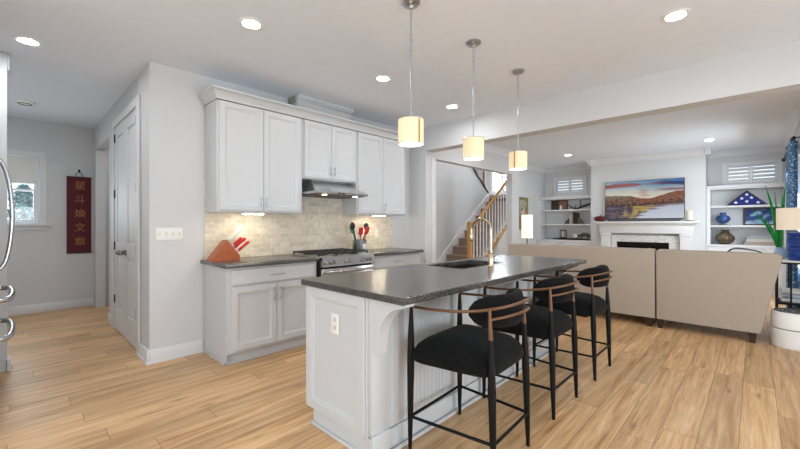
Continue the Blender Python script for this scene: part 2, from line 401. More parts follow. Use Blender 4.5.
# far wall: two alcoves and the chimney breast
m = Mesh()
for a, b, z0, z1 in ((-0.55, -0.30, 0, CZ), (0.42, 3.12, 0, CZ), (3.80, 4.24, 0, CZ), (-0.30, 0.42, 0, 2.07), (-0.30, 0.42, 2.42, CZ), (3.12, 3.80, 0, 2.07), (3.12, 3.80, 2.42, CZ)):
    m.box(9.95, 10.07, a, b, z0, z1)
struct(m, 'wall_far', M['wall'])
m = B(9.38, 9.949, 0.702, 1.13, 0, CZ); m.box(9.38, 9.949, 2.35, 2.784, 0, CZ); m.box(9.38, 9.949, 1.13, 2.35, 1.03, CZ)
struct(m, 'wall_chimney', M['wall'])

# baseboards
def base_run(name, x0, x1, y0, y1):
    m = B(x0, x1, y0, y1, 0.0, 0.125, bev=0.004); return struct(m, name, M['trim'])
base_run('baseboard_left', -0.84, 0.849, 7.402, 7.419)
m = B(0.828, 0.8495, 3.957, 4.318, 0, 0.125, bev=0.004); m.box(0.8497, 1.30, 3.957, 3.9745, 0, 0.125, bev=0.004); m.box(0.818, 1.30, 3.947, 3.957, 0, 0.02); m.box(0.818, 0.828, 3.9572, 4.318, 0, 0.02)
struct(m, 'baseboard_pantry', M['trim'])
base_run('baseboard_hall', 0.832, 0.849, 5.702, 6.02)
base_run('baseboard_opening', 7.165, 7.48, 3.633, 3.649)
base_run('baseboard_living', 8.16, 9.5, 4.103, 4.119)
# crown moulding of the living room
def crown(m, p0, p1, n, top=CZ - 0.001, h=0.115, d=0.085):
    p0, p1, n = Vector(p0), Vector(p1), Vector(n)
    prof = [(0, 0), (0, -h), (0.012, -h), (0.018, -h * 0.8), (d * 0.55, -h * 0.42), (d * 0.85, -h * 0.14), (d, -h * 0.12), (d, 0)]
    m.rings([[p + n * (a + 0.001) + Vector((0, 0, top + z)) for a, z in prof] for p in (p0, p1)])
m = Mesh(); crown(m, (9.95, 2.79, 0), (9.95, 4.119, 0), (-1, 0, 0)); struct(m, 'trim_1', M['trim'])
m = Mesh(); crown(m, (9.38, 0.62, 0), (9.38, 2.86, 0), (-1, 0, 0)); crown(m, (9.949, 2.784, 0), (9.295, 2.784, 0), (0, 1, 0)); crown(m, (9.949, 0.702, 0), (9.295, 0.702, 0), (0, -1, 0)); struct(m, 'trim_2', M['trim'])
m = Mesh(); crown(m, (9.95, -0.429, 0), (9.95, 0.70, 0), (-1, 0, 0)); struct(m, 'trim_3', M['trim'])
m = Mesh(); crown(m, (6.76, -0.43, 0), (9.95, -0.43, 0), (0, 1, 0)); struct(m, 'trim_4', M['trim'])
m = Mesh(); crown(m, (7.49, 4.12, 0), (9.95, 4.12, 0), (0, -1, 0)); crown(m, (4.57, 3.65, 0), (7.56, 3.65, 0), (0, -1, 0)); struct(m, 'trim_5', M['trim'])
# casing round the stair opening
m = B(4.505, 4.594, 3.628, 3.649, 0, 2.30); m.box(4.36, 4.375, 3.63, 3.649, 0, 2.39)
struct(m, 'trim_6', M['trim'])

# windows
def window_x(name, y0, y1, z0, z1, X, shutter_rows=0):
    """window in a wall that faces -X; frame, shutters and pane"""
    c = 0.075
    m = Mesh()
    for a, b, e, f in ((y0 - c, y0, z0 - c, z1 + c), (y1, y1 + c, z0 - c, z1 + c), (y0, y1, z1, z1 + c), (y0, y1, z0 - c, z0)):
        m.box(X - 0.022, X - 0.001, a, b, e, f, bev=0.004)
    m.box(X - 0.05, X - 0.022, y0 - c - 0.02, y1 + c + 0.02, z0 - c - 0.0, z0 - c + 0.03, bev=0.004)
    w_ = struct(m, name, M['trim'])
    f = 0.03; ym = (y0 + y1) / 2
    B(X + 0.08, X + 0.085, y0 + 0.001, y1 - 0.001, z0 + 0.001, z1 - 0.001).build('pane', M['glass'], w_)
    if shutter_rows:
        for a, b in ((y0 + 0.002, ym - 0.002), (ym + 0.002, y1 - 0.002)):
            m = B(X + 0.01, X + 0.035, a, a + f, z0 + 0.002, z1 - 0.002); m.box(X + 0.01, X + 0.035, b - f, b, z0 + 0.002, z1 - 0.002)
            m.box(X + 0.01, X + 0.035, a + f, b - f, z1 - f, z1 - 0.002); m.box(X + 0.01, X + 0.035, a + f, b - f, z0 + 0.002, z0 + f)
            n = shutter_rows; zs = (z1 - z0 - 2 * f) / n
            for i in range(n):
                zc = z0 + f + zs * (i + 0.5)
                m.prism([(X + 0.004, a + f, zc - zs * 0.42), (X + 0.010, a + f, zc - zs * 0.46), (X + 0.046, a + f, zc + zs * 0.30), (X + 0.040, a + f, zc + zs * 0.34)], (0, b - a - 2 * f, 0))
            m.build('shutter', M['trim'], w_)
    return w_
window_x('window_2', 3.12, 3.80, 2.07, 2.42, 9.95, 4)
window_x('window_3', -0.30, 0.42, 2.07, 2.42, 9.95, 4)
window_x('window_4', 5.0, 5.66, 2.2, 3.15, 9.9, 9)
# the window in the hall wall, with its roller blind
m = Mesh(); c = 0.082; x0, x1, z0, z1, Y = -0.55, 0.245, 1.27, 2.22, 7.42
m.box(x1, x1 + c, Y - 0.022, Y - 0.001, z0 - 0.0, z1 + c, bev=0.004); m.box(x0 - c, x0, Y - 0.022, Y - 0.001, z0, z1 + c, bev=0.004); m.box(x0, x1, Y - 0.022, Y - 0.001, z1, z1 + c, bev=0.004)
m.box(x0 - c - 0.02, x1 + c + 0.03, Y - 0.05, Y - 0.001, z0 - 0.03, z0, bev=0.005); m.box(x0 - c, x1 + c, Y - 0.02, Y - 0.001, z0 - 0.09, z0 - 0.03, bev=0.004)
w1 = struct(m, 'window_1', M['trim'])
m = Mesh()
for a, b, e, f in ((x0 + 0.001, x0 + 0.06, z0 + 0.001, z1 - 0.001), (x1 - 0.06, x1 - 0.001, z0 + 0.001, z1 - 0.001), (x0 + 0.06, x1 - 0.06, z0 + 0.001, z0 + 0.06), (x0 + 0.06, x1 - 0.06, z1 - 0.05, z1 - 0.001), (x0 + 0.06, x1 - 0.06, 1.735, 1.765)):
    m.box(a, b, Y + 0.03, Y + 0.07, e, f, bev=0.003)
m.build('sash', M['trim'], w1)
B(x0 + 0.02, x1 - 0.02, Y + 0.048, Y + 0.052, z0 + 0.02, z1 - 0.02).build('pane', M['glass'], w1)
m = B(x0 + 0.005, x1 - 0.008, Y + 0.006, Y + 0.012, 1.865, z1 - 0.004); m.box(x0 + 0.005, x1 - 0.008, Y + 0.002, Y + 0.018, 1.84, 1.866, bev=0.003)
m.build('roller_blind', mat('blind_fabric', RGB(226, 226, 224), 0.9, var=0.02), w1)
# windows behind the camera and in the living room side wall
def frame_y(name, x0, x1, z0, z1, Y, n):
    m = Mesh()
    for i in range(n + 1):
        x = x0 + (x1 - x0) * i / n; m.box(max(x - 0.04, x0), min(x + 0.04, x1), Y - 0.03, Y + 0.03, z0, z1)
    m.box(x0, x1, Y - 0.03, Y + 0.03, z0, z0 + 0.06); m.box(x0, x1, Y - 0.03, Y + 0.03, z1 - 0.06, z1)
    return struct(m, name, M['trim'])
frame_y('window_5', -0.2, 3.4, 0.15, 2.35, -3.22, 3)
frame_y('window_6', 7.15, 8.65, 0.6, 2.3, -0.47, 2)
m = Mesh()
for i in range(4):
    y = -1.4 + 3.6 * i / 3; m.box(-3.25, -3.2, max(y - 0.04, -1.4), min(y + 0.04, 2.2), 0.6, 2.4)
m.box(-3.25, -3.2, -1.4, 2.2, 0.6, 0.66); m.box(-3.25, -3.2, -1.4, 2.2, 2.34, 2.4)
struct(m, 'window_7', M['trim'])

# pantry double door and its casing
m = B(0.828, 0.8495, 4.32, 4.41, 0, 2.53, bev=0.006); m.box(0.828, 0.8495, 5.61, 5.70, 0, 2.53, bev=0.006); m.box(0.828, 0.8495, 4.41, 5.61, 2.44, 2.53, bev=0.006)
m.box(0.849, 0.96, 4.41, 4.422, 0, 2.44); m.box(0.849, 0.96, 5.598, 5.61, 0, 2.44); m.box(0.849, 0.96, 4.41, 5.61, 2.428, 2.44)
struct(m, 'trim_7', M['trim'])
def leaf(name, y0, y1, hinge_y, knob_y):
    xf = 0.858
    W = y1 - y0; st = 0.115
    m = B(xf, xf + 0.035, y0, y1, 0.012, 2.425)
    o = None
    m2 = Mesh()
    # stiles and rails stand proud of the sunk panels
    for a, b, e, f in ((y0, y0 + st, 0.012, 2.425), (y1 - st, y1, 0.012, 2.425), (y0 + st, y1 - st, 2.30, 2.425), (y0 + st, y1 - st, 0.89, 1.06), (y0 + st, y1 - st, 0.012, 0.27)):
        m.box(xf - 0.014, xf, a, b, e, f, bev=0.004, seg=1)
    d = m.build(name, M['trim']); tag(d, kind='structure')
    for z0, z1 in ((0.27, 0.89), (1.06, 2.30)):
        p = Mesh(); p.panel((xf - 0.0005, y0 + st, z0), (0, 1, 0), (0, 0, 1), (-1, 0, 0), W - 2 * st, z1 - z0, [(0.001, 0), (0.012, 0.002), (0.045, 0.012), (0.06, 0.012)])
        p.build('raised_panel', M['trim'], d)
    for z in (0.37, 1.01, 1.63, 2.30):
        s = 0.016 if hinge_y < 5 else -0.016
        B(xf - 0.026, xf - 0.014, min(hinge_y, hinge_y + s), max(hinge_y, hinge_y + s), z - 0.05, z + 0.05, bev=0.002).build('hinge', M['black'], d)
    k = Mesh(); k.cyl((xf - 0.014, knob_y, 0.955), (xf - 0.024, knob_y, 0.955), 0.032); k.cyl((xf - 0.02, knob_y, 0.955), (xf - 0.05, knob_y, 0.955), 0.011); k.ball((xf - 0.066, knob_y, 0.955), 0.026)
    k.build('knob', mat('polished_knob', RGB(150, 148, 146), 0.15, 1.0, var=0.1), d)
    return d
leaf('door_1', 4.424, 5.008, 4.424, 4.955)
leaf('door_2', 5.012, 5.596, 5.596, 5.065)

# smoke vent and switch plate on the walls
o = thing('ceiling_vent', 'round white vent on the ceiling above the hanging red scroll', 'vent', (0.088, 6.39, CZ))
m = Mesh(); m.lathe((0.088, 6.39, CZ), [(0.10, -0.001), (0.10, -0.012), (0.07, -0.022), (0.02, -0.024)]); m.build('cover', M['white'], o)
m = Mesh(); m.tube([(0.088 + 0.06 * math.cos(t * PI / 8), 6.39 + 0.06 * math.sin(t * PI / 8), CZ - 0.025) for t in range(16)], 0.005, 6, True); m.build('grille', M['dgrey'], o)
o = thing('light_switch', 'white four-gang light switch plate on the wall between pantry doors and cabinets', 'light switch', (1.01, 3.974, 1.176))
m = B(0.898, 1.122, 3.967, 3.974, 1.118, 1.236, bev=0.004); m.build('cover_plate', M['white'], o)
for i in range(4):
    x = 0.898 + 0.224 * (i + 0.5) / 4
    B(x - 0.008, x + 0.008, 3.958, 3.967, 1.163, 1.193, bev=0.003).build('toggle', M['cream'], o)

# ---------------------------------------------------------------- recessed lights
def can(x, y, lab, grp, CZ=CZ):
    o = thing('recessed_light', lab, 'ceiling light', (x, y, CZ), grp)
    m = Mesh(); m.lathe((x, y, CZ), [(0.0585, -0.001), (0.086, -0.001), (0.086, -0.006), (0.070, -0.009), (0.0585, -0.004)], cap0=False, cap1=False); m.build('trim_ring', M['white'], o)
    m = Mesh(); m.lathe((x, y, CZ), [(0.058, -0.0015), (0.058, -0.004)]); m.build('lens', M['can'], o)
KG = 'recessed lights in the kitchen ceiling'; LG = 'recessed lights in the living room ceiling'
can(0.075, 4.243, 'round recessed light nearest the tall white panel and pantry doors', KG)
can(1.209, 2.685, 'round recessed light in the kitchen ceiling in front of the corner beside the pantry', KG)
can(3.251, 0.406, 'round recessed light in the ceiling between the last pendant and the picture edge', KG)
can(2.595, 2.731, 'small round recessed light in the ceiling above the range side of the first pendant', KG)
can(3.816, 2.755, 'small round recessed light in the ceiling close to the stair opening wall', KG)
can(8.221, 2.896, 'small recessed light in the living room ceiling before the driftwood bookcase', LG)
can(8.473, 0.587, 'small recessed light in the living room ceiling before the flag-case bookcase', LG)

HID = 'unseen recessed lights added to brighten the rooms'  # extra downlights out of view, added to lift kitchen, hall, living room and stairs
for x, y in ((-1.3, 1.6), (1.2, -1.2), (-1.3, -1.2), (3.2, -1.6), (-0.5, 5.8), (1.75, 6.7), (5.3, 0.6), (5.3, 2.9)):
    can(x, y, 'unseen round recessed light added to brighten the rooms', HID)
for x in (5.6, 7.0, 8.5): can(x, 4.75, 'unseen round recessed light added to brighten the rooms', HID, 3.4)
# ---------------------------------------------------------------- kitchen wall run
XA, YA, ZA = Vector((1, 0, 0)), Vector((0, 1, 0)), Vector((0, 0, 1))
DOOR_RINGS = [(0, 0), (0, 0.018), (0.003, 0.021), (0.052, 0.021), (0.056, 0.016), (0.064, 0.014), (0.070, 0.007), (0.085, 0.006)]
SLAB_RINGS = [(0, 0), (0, 0.015), (0.006, 0.021), (0.012, 0.021)]
def front_y(name, x0, x1, z0, z1, Y, parent, rings=DOOR_RINGS):
    """a cabinet front that faces -Y"""
    m = Mesh(); m.panel((x0, Y, z0), XA, ZA, (0, -1, 0), x1 - x0, z1 - z0, rings)
    return m.build(name, M['cab'], parent)
def pull_v(x, z0, z1, Y, parent):
    m = Mesh(); m.cyl((x, Y - 0.03, z0), (x, Y - 0.03, z1), 0.0055, n=12)
    for z in (z0 + 0.018, z1 - 0.018): m.cyl((x, Y, z), (x, Y - 0.03, z), 0.0045, n=10)
    return m.build('handle', M['nickel'], parent)
def pull_h(x0, x1, z, Y, parent):
    m = Mesh(); m.tube([(x0, Y - 0.026, z), (x0 + 0.02, Y - 0.031, z), (x1 - 0.02, Y - 0.031, z), (x1, Y - 0.026, z)], 0.0055, 10)
    for x in (x0 + 0.018, x1 - 0.018): m.cyl((x, Y, z), (x, Y - 0.03, z), 0.0045, n=10)
    return m.build('handle', M['nickel'], parent)

struct(B(1.312, 3.95, 3.962, 3.9745, 0.915, 1.80), 'backsplash_wall', M['tile'])

def base_cab(x0, x1, lab, splits, side_panel):
    Y0, Y1 = 3.385, 3.961
    o = thing('base_cabinet', lab, 'cabinet', ((x0 + x1) / 2, (Y0 + Y1) / 2, 0))
    m = B(x0, x1, Y0, Y1, 0.10, 0.875, bev=0.002, seg=1); m.build('body', M['cab'], o)
    m = B(x0 + 0.002, x1, Y0 + 0.05, Y1, 0.0, 0.099); m.box(x0 - (0.008 if side_panel else 0.0), x1, Y0 + 0.038, Y0 + 0.05, 0.0, 0.022)
    if side_panel: m.box(x0 - 0.010, x0 + 0.001, Y0 + 0.038, Y1, 0.0, 0.022)
    m.build('toe_kick', M['cab'], o)
    if side_panel:
        B(x0 - 0.004, x0, Y0 + 0.012, Y1, 0.024, 0.872).build('side_panel', M['cab'], o)
    d = front_y('drawer', x0 + 0.03, x1 - 0.03, 0.715, 0.855, Y0, o, SLAB_RINGS)
    xm = (x0 + x1) / 2; pull_h(xm - 0.075, xm + 0.075, 0.785, Y0 - 0.02, d)
    a = front_y('door', x0 + 0.03, xm - 0.003, 0.125, 0.695, Y0, o); pull_v(xm - 0.035, 0.535, 0.665, Y0 - 0.02, a)
    b = front_y('door', xm + 0.003, x1 - 0.03, 0.125, 0.695, Y0, o); pull_v(xm + 0.035, 0.535, 0.665, Y0 - 0.02, b)
    return o
base_cab(1.312, 2.236, 'white base cabinet with one drawer over two doors below the knife block', 2, True)
base_cab(3.014, 3.93, 'white base cabinet on the stair side of the range', 2, False)
m = B(1.275, 2.238, 3.335, 3.9735, 0.877, 0.914, bev=0.005); m.bm.verts.ensure_lookup_table()
m.build('worktop', M['granite'], lab='dark granite worktop carrying the knife block', cat='worktop')
B(3.012, 3.955, 3.335, 3.9735, 0.877, 0.914, bev=0.005).build('worktop', M['granite'], lab='short dark granite worktop between the range and the stair opening', cat='worktop')
# (the tile stands behind the worktops)

def upper_cab(x0, x1, z0, lab):
    Y0, Y1, Z1 = 3.665, 3.961, 2.45
    o = thing('wall_cabinet', lab, 'cabinet', ((x0 + x1) / 2, (Y0 + Y1) / 2, z0))
    B(x0, x1, Y0, Y1, z0, Z1, bev=0.002, seg=1).build('body', M['cab'], o)
    xm = (x0 + x1) / 2; zp = z0 + 0.055
    a = front_y('door', x0 + 0.02, xm - 0.0025, z0 + 0.018, 2.445, Y0, o); pull_v(xm - 0.03, zp, zp + 0.105, Y0 - 0.02, a)
    b = front_y('door', xm + 0.0025, x1 - 0.02, z0 + 0.018, 2.445, Y0, o); pull_v(xm + 0.03, zp, zp + 0.105, Y0 - 0.02, b)
    return o
upper_cab(1.318, 2.232, 1.385, 'tall white wall cabinet with two doors above the knife block')
upper_cab(2.2345, 3.0095, 1.785, 'short white two-door wall cabinet above the steel hood')
upper_cab(3.012, 3.922, 1.392, 'tall white wall cabinet with two doors above the utensil crock')
# cornice along the tops of the wall cabinets, stepping up over the hood
prof = [(0.0, 2.4515), (0.006, 2.4515), (0.010, 2.468), (0.030, 2.500), (0.058, 2.528), (0.064, 2.531), (0.068, 2.545), (0.0, 2.545)]
def mitre(m, pts, prof):
    """sweep a profile (outset, z) round a polyline of plan points given with outward corner directions"""
    m.rings([[(x + nx * a, y + ny * a, z) for a, z in prof] for x, y, nx, ny in pts])
o = thing('cabinet_cornice', 'white cornice moulding along the tops of the wall cabinets', 'moulding', (2.6, 3.8, 2.4515))
m = Mesh(); mitre(m, [(1.316, 3.961, -1, 0), (1.316, 3.645, -1, -1), (3.924, 3.645, 1, -1), (3.924, 3.961, 1, 0)], prof)
m.box(1.316, 3.924, 3.645, 3.961, 2.535, 2.545); m.build('lower_moulding', M['cab'], o)
m = B(2.235, 2.965, 3.785, 3.961, 2.546, 2.66)
m.build('raised_box', M['cab'], o)
B(2.2335, 2.235, 3.80, 3.961, 2.55, 2.655).build('box_side', M['raw'], o)
p2 = [(0.0, 2.615), (0.010, 2.615), (0.010, 2.628), (0.016, 2.632), (0.028, 2.660), (0.046, 2.690), (0.050, 2.692), (0.050, 2.705), (0.060, 2.710), (0.060, 2.746), (0.0, 2.746)]
m = Mesh(); mitre(m, [(2.235, 3.961, -0.1, 0), (2.235, 3.785, -0.1, -1), (2.965, 3.785, 1, -1), (2.965, 3.961, 1, 0)], p2); m.build('upper_moulding', M['cab'], o)
B(2.226, 2.230, 3.80, 3.961, 2.66, 2.744).build('box_side', M['raw'], o)

# range hood
o = thing('range_hood', 'stainless under-cabinet range hood with lit underside above the range', 'hood', (2.62, 3.72, 1.6))
x0, x1 = 2.245, 2.998
m = Mesh()
def hr(a, b, y, z): return [(a, y, z), (b, y, z), (b, 3.960, z), (a, 3.960, z)]
m.rings([hr(x0, x1, 3.425, 1.606), hr(x0, x1, 3.420, 1.612), hr(x0, x1, 3.420, 1.630), hr(x0 + 0.004, x1 - 0.004, 3.426, 1.634), hr(x0 + 0.13, x1 - 0.13, 3.700, 1.768), hr(x0 + 0.13, x1 - 0.13, 3.700, 1.783)]); m.build('shell', M['steel'], o, ang=25)
m = B(x0 + 0.03, x1 - 0.03, 3.46, 3.92, 1.598, 1.606); m.build('filter', M['dgrey'], o)
for x in (2.40, 2.84): 
    m = Mesh(); m.lathe((x, 3.475, 1.598), [(0.028, 0), (0.028, -0.004)]); m.build('lamp', M['hoodled'], o)
for i in range(2):
    B(2.55 + i * 0.06, 2.58 + i * 0.06, 3.414, 3.420, 1.612, 1.626, bev=0.002).build('button', M['blackp'], o)
# light bars under the cabinets
for x0, x1, lab in ((1.60, 1.80, 'warm light bar under the cabinet above the knife block'), (3.36, 3.56, 'warm light bar under the cabinet above the utensil crock')):
    z = 1.385 if x0 < 2 else 1.392
    o = thing('light_bar', lab, 'light', ((x0 + x1) / 2, 3.72, z))
    B(x0 - 0.01, x1 + 0.01, 3.70, 3.74, z - 0.012, z - 0.0005, bev=0.002).build('housing', M['white'], o)
    B(x0, x1, 3.703, 3.737, z - 0.016, z - 0.0125).build('tube', M['strip'], o)

# range
o = thing('gas_range', 'stainless gas range with black grates set between the wall worktops', 'range', (2.625, 3.66, 0))
x0, x1 = 2.243, 3.007
B(x0, x1, 3.372, 3.955, 0.02, 0.895, bev=0.003).build('body', M['black'], o)
B(x0, x1, 3.372, 3.95, 0.8955, 0.918, bev=0.004).build('cooktop', M['steel'], o)
m = Mesh(); m.prism([(x0 + 0.022, 3.371, 0.805), (x0 + 0.022, 3.300, 0.808), (x0 + 0.022, 3.318, 0.912), (x0 + 0.022, 3.371, 0.912)], (x1 - x0 - 0.024, 0, 0)); cp = m.build('control_panel', M['steel'], o)
for f in (0.085, 0.19, 0.45, 0.77, 0.885):
    x = x0 + (x1 - x0) * f
    m = Mesh(); m.cyl((x, 3.309, 0.858), (x, 3.300, 0.857), 0.026, n=20); m.cyl((x, 3.301, 0.857), (x, 3.272, 0.852), 0.020, 0.017, n=20); m.build('control_knob', M['nickel'], o)
B(x0 + 0.022, x1 - 0.002, 3.322, 3.371, 0.20, 0.785, bev=0.004).build('oven_door', M['steel'], o)
B(x0 + 0.12, x1 - 0.10, 3.318, 3.322, 0.36, 0.66).build('oven_window', M['blackp'], o)
m = Mesh(); m.cyl((x0 + 0.05, 3.272, 0.752), (x1 - 0.03, 3.272, 0.752), 0.012)
for x in (x0 + 0.07, x1 - 0.05): m.cyl((x, 3.272, 0.752), (x, 3.324, 0.752), 0.009)
m.build('oven_handle', M['steel'], o)
B(x0 + 0.022, x1 - 0.002, 3.33, 3.371, 0.04, 0.19, bev=0.004).build('drawer', M['steel'], o)
for k in range(3):
    a = x0 + 0.03 + k * 0.236; b = a + 0.23
    m = Mesh()
    for y in (3.40, 3.53, 3.66, 3.79, 3.92): m.box(a, b, y - 0.007, y + 0.007, 0.936, 0.952, bev=0.003, seg=1)
    for x in (a + 0.006, (a + b) / 2, b - 0.006): m.box(x - 0.007, x + 0.007, 3.393, 3.927, 0.936, 0.952, bev=0.003, seg=1)
    for x in (a + 0.006, b - 0.006):
        for y in (3.40, 3.92): m.box(x - 0.007, x + 0.007, y - 0.007, y + 0.007, 0.918, 0.94)
    m.build('grate', M['iron'], o)
for x, y in ((2.39, 3.52), (2.39, 3.80), (2.625, 3.66), (2.86, 3.52), (2.86, 3.80)):
    m = Mesh(); m.lathe((x, y, 0.918), [(0.045, 0), (0.045, 0.008), (0.032, 0.010), (0.030, 0.016), (0.0, 0.017)], cap1=False); m.build('burner', M['iron'], o)

# knife block and its knives
o = thing('knife_block', 'slanted reddish-brown wooden knife block on the granite worktop', 'knife block', (1.47, 3.74, 0.9145))
bx, by = 1.425, 3.74
K0 = Vector((bx, by, 0.9145))
# block side profile in X,Z; the slotted face leans toward +X
P = [(-0.150, 0.014), (-0.002, 0.200), (0.118, 0.045), (0.122, 0.0), (-0.146, 0.0)]
m = Mesh(); m.prism([(bx + a, by - 0.065, 0.915 + z) for a, z in P], (0, 0.13, 0)); m.build('block', mat('cherry_block', RGB(168, 86, 44), 0.35, var=0.15, vscale=16, stretch=(1, 6, 1)), o)
d = Vector((0.70, 0, 0.60)).normalized()
def knife(t, yo, L, hm, lab, grp, r=0.011):
    """t runs down the slotted face from its top edge"""
    p = Vector((bx - 0.002, by + yo, 0.915 + 0.200)) + (Vector((0.12, 0, -0.155))) * t + d * 0.006
    k = thing('kitchen_knife', lab, 'knife', p, grp)
    m = Mesh(); m.tube([p + d * 0.002, p + d * 0.016], [r * 0.75, r * 0.75], 10, flat=0.6); m.build('bolster', M['nickel'], k)
    m = Mesh(); m.tube([p + d * 0.0165, p + d * 0.03, p + d * (L * 0.5), p + d * (L * 0.85) + Vector((0, 0, -0.002)), p + d * L + Vector((0, 0, -0.006))], [r * 0.8, r, r * 0.9, r * 1.15, r * 0.7], 10, flat=0.65)
    m.build('handle', hm, k)
cr = mat('ivory_handle', RGB(236, 228, 210), 0.35, var=0.03)
KB = 'knives in the block'
knife(0.10, -0.038, 0.165, cr, 'ivory-handled knife nearest the room at the top of the wooden block', KB, 0.016)
knife(0.10, 0.016, 0.185, cr, 'ivory-handled knife second from the room at the top of the wooden block', KB, 0.016)
knife(0.36, 0.045, 0.165, cr, 'ivory-handled knife behind the red ones in the knife block', KB, 0.015)
knife(0.42, -0.040, 0.125, M['red'], 'upper red-handled knife in the wooden block', KB, 0.015)
knife(0.62, 0.000, 0.165, M['red'], 'middle red-handled knife in the wooden block', KB, 0.015)
knife(0.80, -0.042, 0.160, M['red'], 'lowest red-handled knife in the wooden block', KB, 0.015)

# utensil crock
ux, uy = 3.02, 3.80
uy = 3.78; ux = 3.165
o = thing('utensil_crock', 'clear and steel utensil crock on the worktop beside the range', 'crock', (ux, uy, 0.9145))
m = Mesh(); m.lathe((ux, uy, 0.9145), [(0.088, 0), (0.094, 0.01), (0.094, 0.140), (0.097, 0.150), (0.090, 0.150), (0.088, 0.012), (0.0, 0.010)], cap1=False); m.build('crock_body', M['nickel'], o)
B(ux - 0.03, ux + 0.03, uy - 0.100, uy - 0.0955, 0.945, 1.01, bev=0.003).build('name_plate', M['white'], o)
def utensil(name, lab, ang, tilt, L, hm, head):
    p = Vector((ux + 0.030 * math.cos(ang), uy + 0.030 * math.sin(ang), 0.9295))
    dd = Vector((math.cos(ang) * math.sin(tilt), math.sin(ang) * math.sin(tilt), math.cos(tilt))); q = p + dd * L
    u = thing(name, lab, 'utensil', p, 'utensils in the crock')
    m = Mesh(); m.tube([p, p + dd * L * 0.5, q], [0.007, 0.008, 0.006], 10); m.build('handle', hm, u)
    m = Mesh(); side = dd.cross(Vector((0, -1, 0))).normalized() if True else 0
    head(m, q, dd, side); m.build('head', hm if name != 'whisk' else M['nickel'], u)
def spoon(m, q, dd, s): m.tube([q, q + dd * 0.02, q + dd * 0.05, q + dd * 0.08, q + dd * 0.10], [0.008, 0.036, 0.046, 0.036, 0.008], 14, flat=0.30, wide=(1, 0, 0))
def spat(m, q, dd, s): m.tube([q, q + dd * 0.012, q + dd * 0.03, q + dd * 0.105, q + dd * 0.11], [0.007, 0.026, 0.036, 0.038, 0.032], 12, flat=0.22, wide=(1, 0, 0))
def ring(m, q, dd, s):
    for k in range(3):
        a = k * PI / 3; sd = (s * math.cos(a) + dd.cross(s) * math.sin(a))
        m.tube([q + dd * 0.0 , q + dd * 0.04 + sd * 0.022, q + dd * 0.08 + sd * 0.026, q + dd * 0.10, q + dd * 0.08 - sd * 0.026, q + dd * 0.04 - sd * 0.022, q + dd * 0.002], 0.0022, 6)
R_ = math.radians
utensil('serving_spoon', 'black ladle leaning out of the crock toward the range', R_(185), 0.30, 0.28, M['blackp'], spoon)
utensil('spatula', 'red spatula beside the black ladle in the crock', R_(240), 0.27, 0.195, M['red'], spat)
utensil('spatula', 'green turner standing at the back of the crock', R_(120), 0.27, 0.215, mat('green_nylon', RGB(70, 150, 110), 0.4, var=0.08), spat)
utensil('spatula', 'red spatula on the stair side of the crock', R_(305), 0.27, 0.205, M['red'], spat)
utensil('serving_spoon', 'dark slotted spoon leaning toward the stairs', R_(5), 0.30, 0.275, M['blackp'], spoon)
utensil('whisk', 'steel whisk at the back of the crock leaning toward the wall', R_(62), 0.27, 0.22, M['nickel'], ring)

def outlet_y(x, z, Y, m_, lab):
    o = thing('power_outlet', lab, 'outlet', (x, Y, z))
    B(x - 0.036, x + 0.036, Y - 0.007, Y - 0.0005, z - 0.058, z + 0.058, bev=0.003).build('cover_plate', m_, o)
    for s in (-0.022, 0.022): B(x - 0.014, x + 0.014, Y - 0.009, Y - 0.0072, z + s - 0.014, z + s + 0.014, bev=0.003, seg=1).build('socket', M['dgrey'] if m_ is not M['cream'] else M['white'], o)
outlet_y(1.66, 1.19, 3.962, M['cream'], 'cream outlet on the backsplash behind the knife block')
outlet_y(3.63, 1.13, 3.962, M['cream'], 'outlet on the backsplash between the utensil crock and the stair wall')

# ---------------------------------------------------------------- island
o = thing('kitchen_island', 'white island base with panelled end and beadboard back under the granite top', 'kitchen island', (2.6, 1.78, 0))
IX0, IX1, IY0, IY1 = 1.325, 3.86, 1.495, 2.09
m = B(IX0, IX1, IY0, IY1, 0.105, 0.660); m.box(IX0 + 0.012, IX1, IY0, 2.03, 0.0, 0.105)
m.box(IX0, 2.42, IY0, IY1, 0.660, 0.8755); m.box(3.17, IX1, IY0, IY1, 0.660, 0.8755); m.box(2.42, 3.17, IY0, 1.64, 0.660, 0.8755); m.box(2.42, 3.17, 2.06, IY1, 0.660, 0.8755)
m.build('body', M['cab'], o)
# end panel facing -X with its raised frame
m = Mesh(); m.panel((IX0, 2.096, 0.105), (0, -1, 0), ZA, (-1, 0, 0), 0.574, 0.768, [(0, 0), (0, 0.018), (0.003, 0.021), (0.056, 0.021), (0.060, 0.014), (0.070, 0.012), (0.076, 0.004), (0.09, 0.003)]); ep = m.build('end_panel', M['cab'], o)
m = B(IX0 - 0.010, IX0 + 0.0, 1.4955, 1.5205, 0.0, 0.875); m.build('corner_post', M['cab'], o)
m = B(IX0 - 0.004, IX0 + 0.011, 1.52, 2.032, 0.0, 0.104); m.box(IX0 - 0.02, IX0 - 0.004, 1.455, 2.04, 0.0, 0.02, bev=0.004); m.build('plinth', M['cab'], o)
ol = B(IX0 - 0.012, IX0 - 0.005, 1.758, 1.832, 0.62, 0.74, bev=0.003).build('outlet_plate', M['white'], o)
for z in (0.657, 0.703): B(IX0 - 0.014, IX0 - 0.0122, 1.781, 1.809, z - 0.014, z + 0.014, bev=0.0008, seg=1).build('socket', M['cab'], ol)
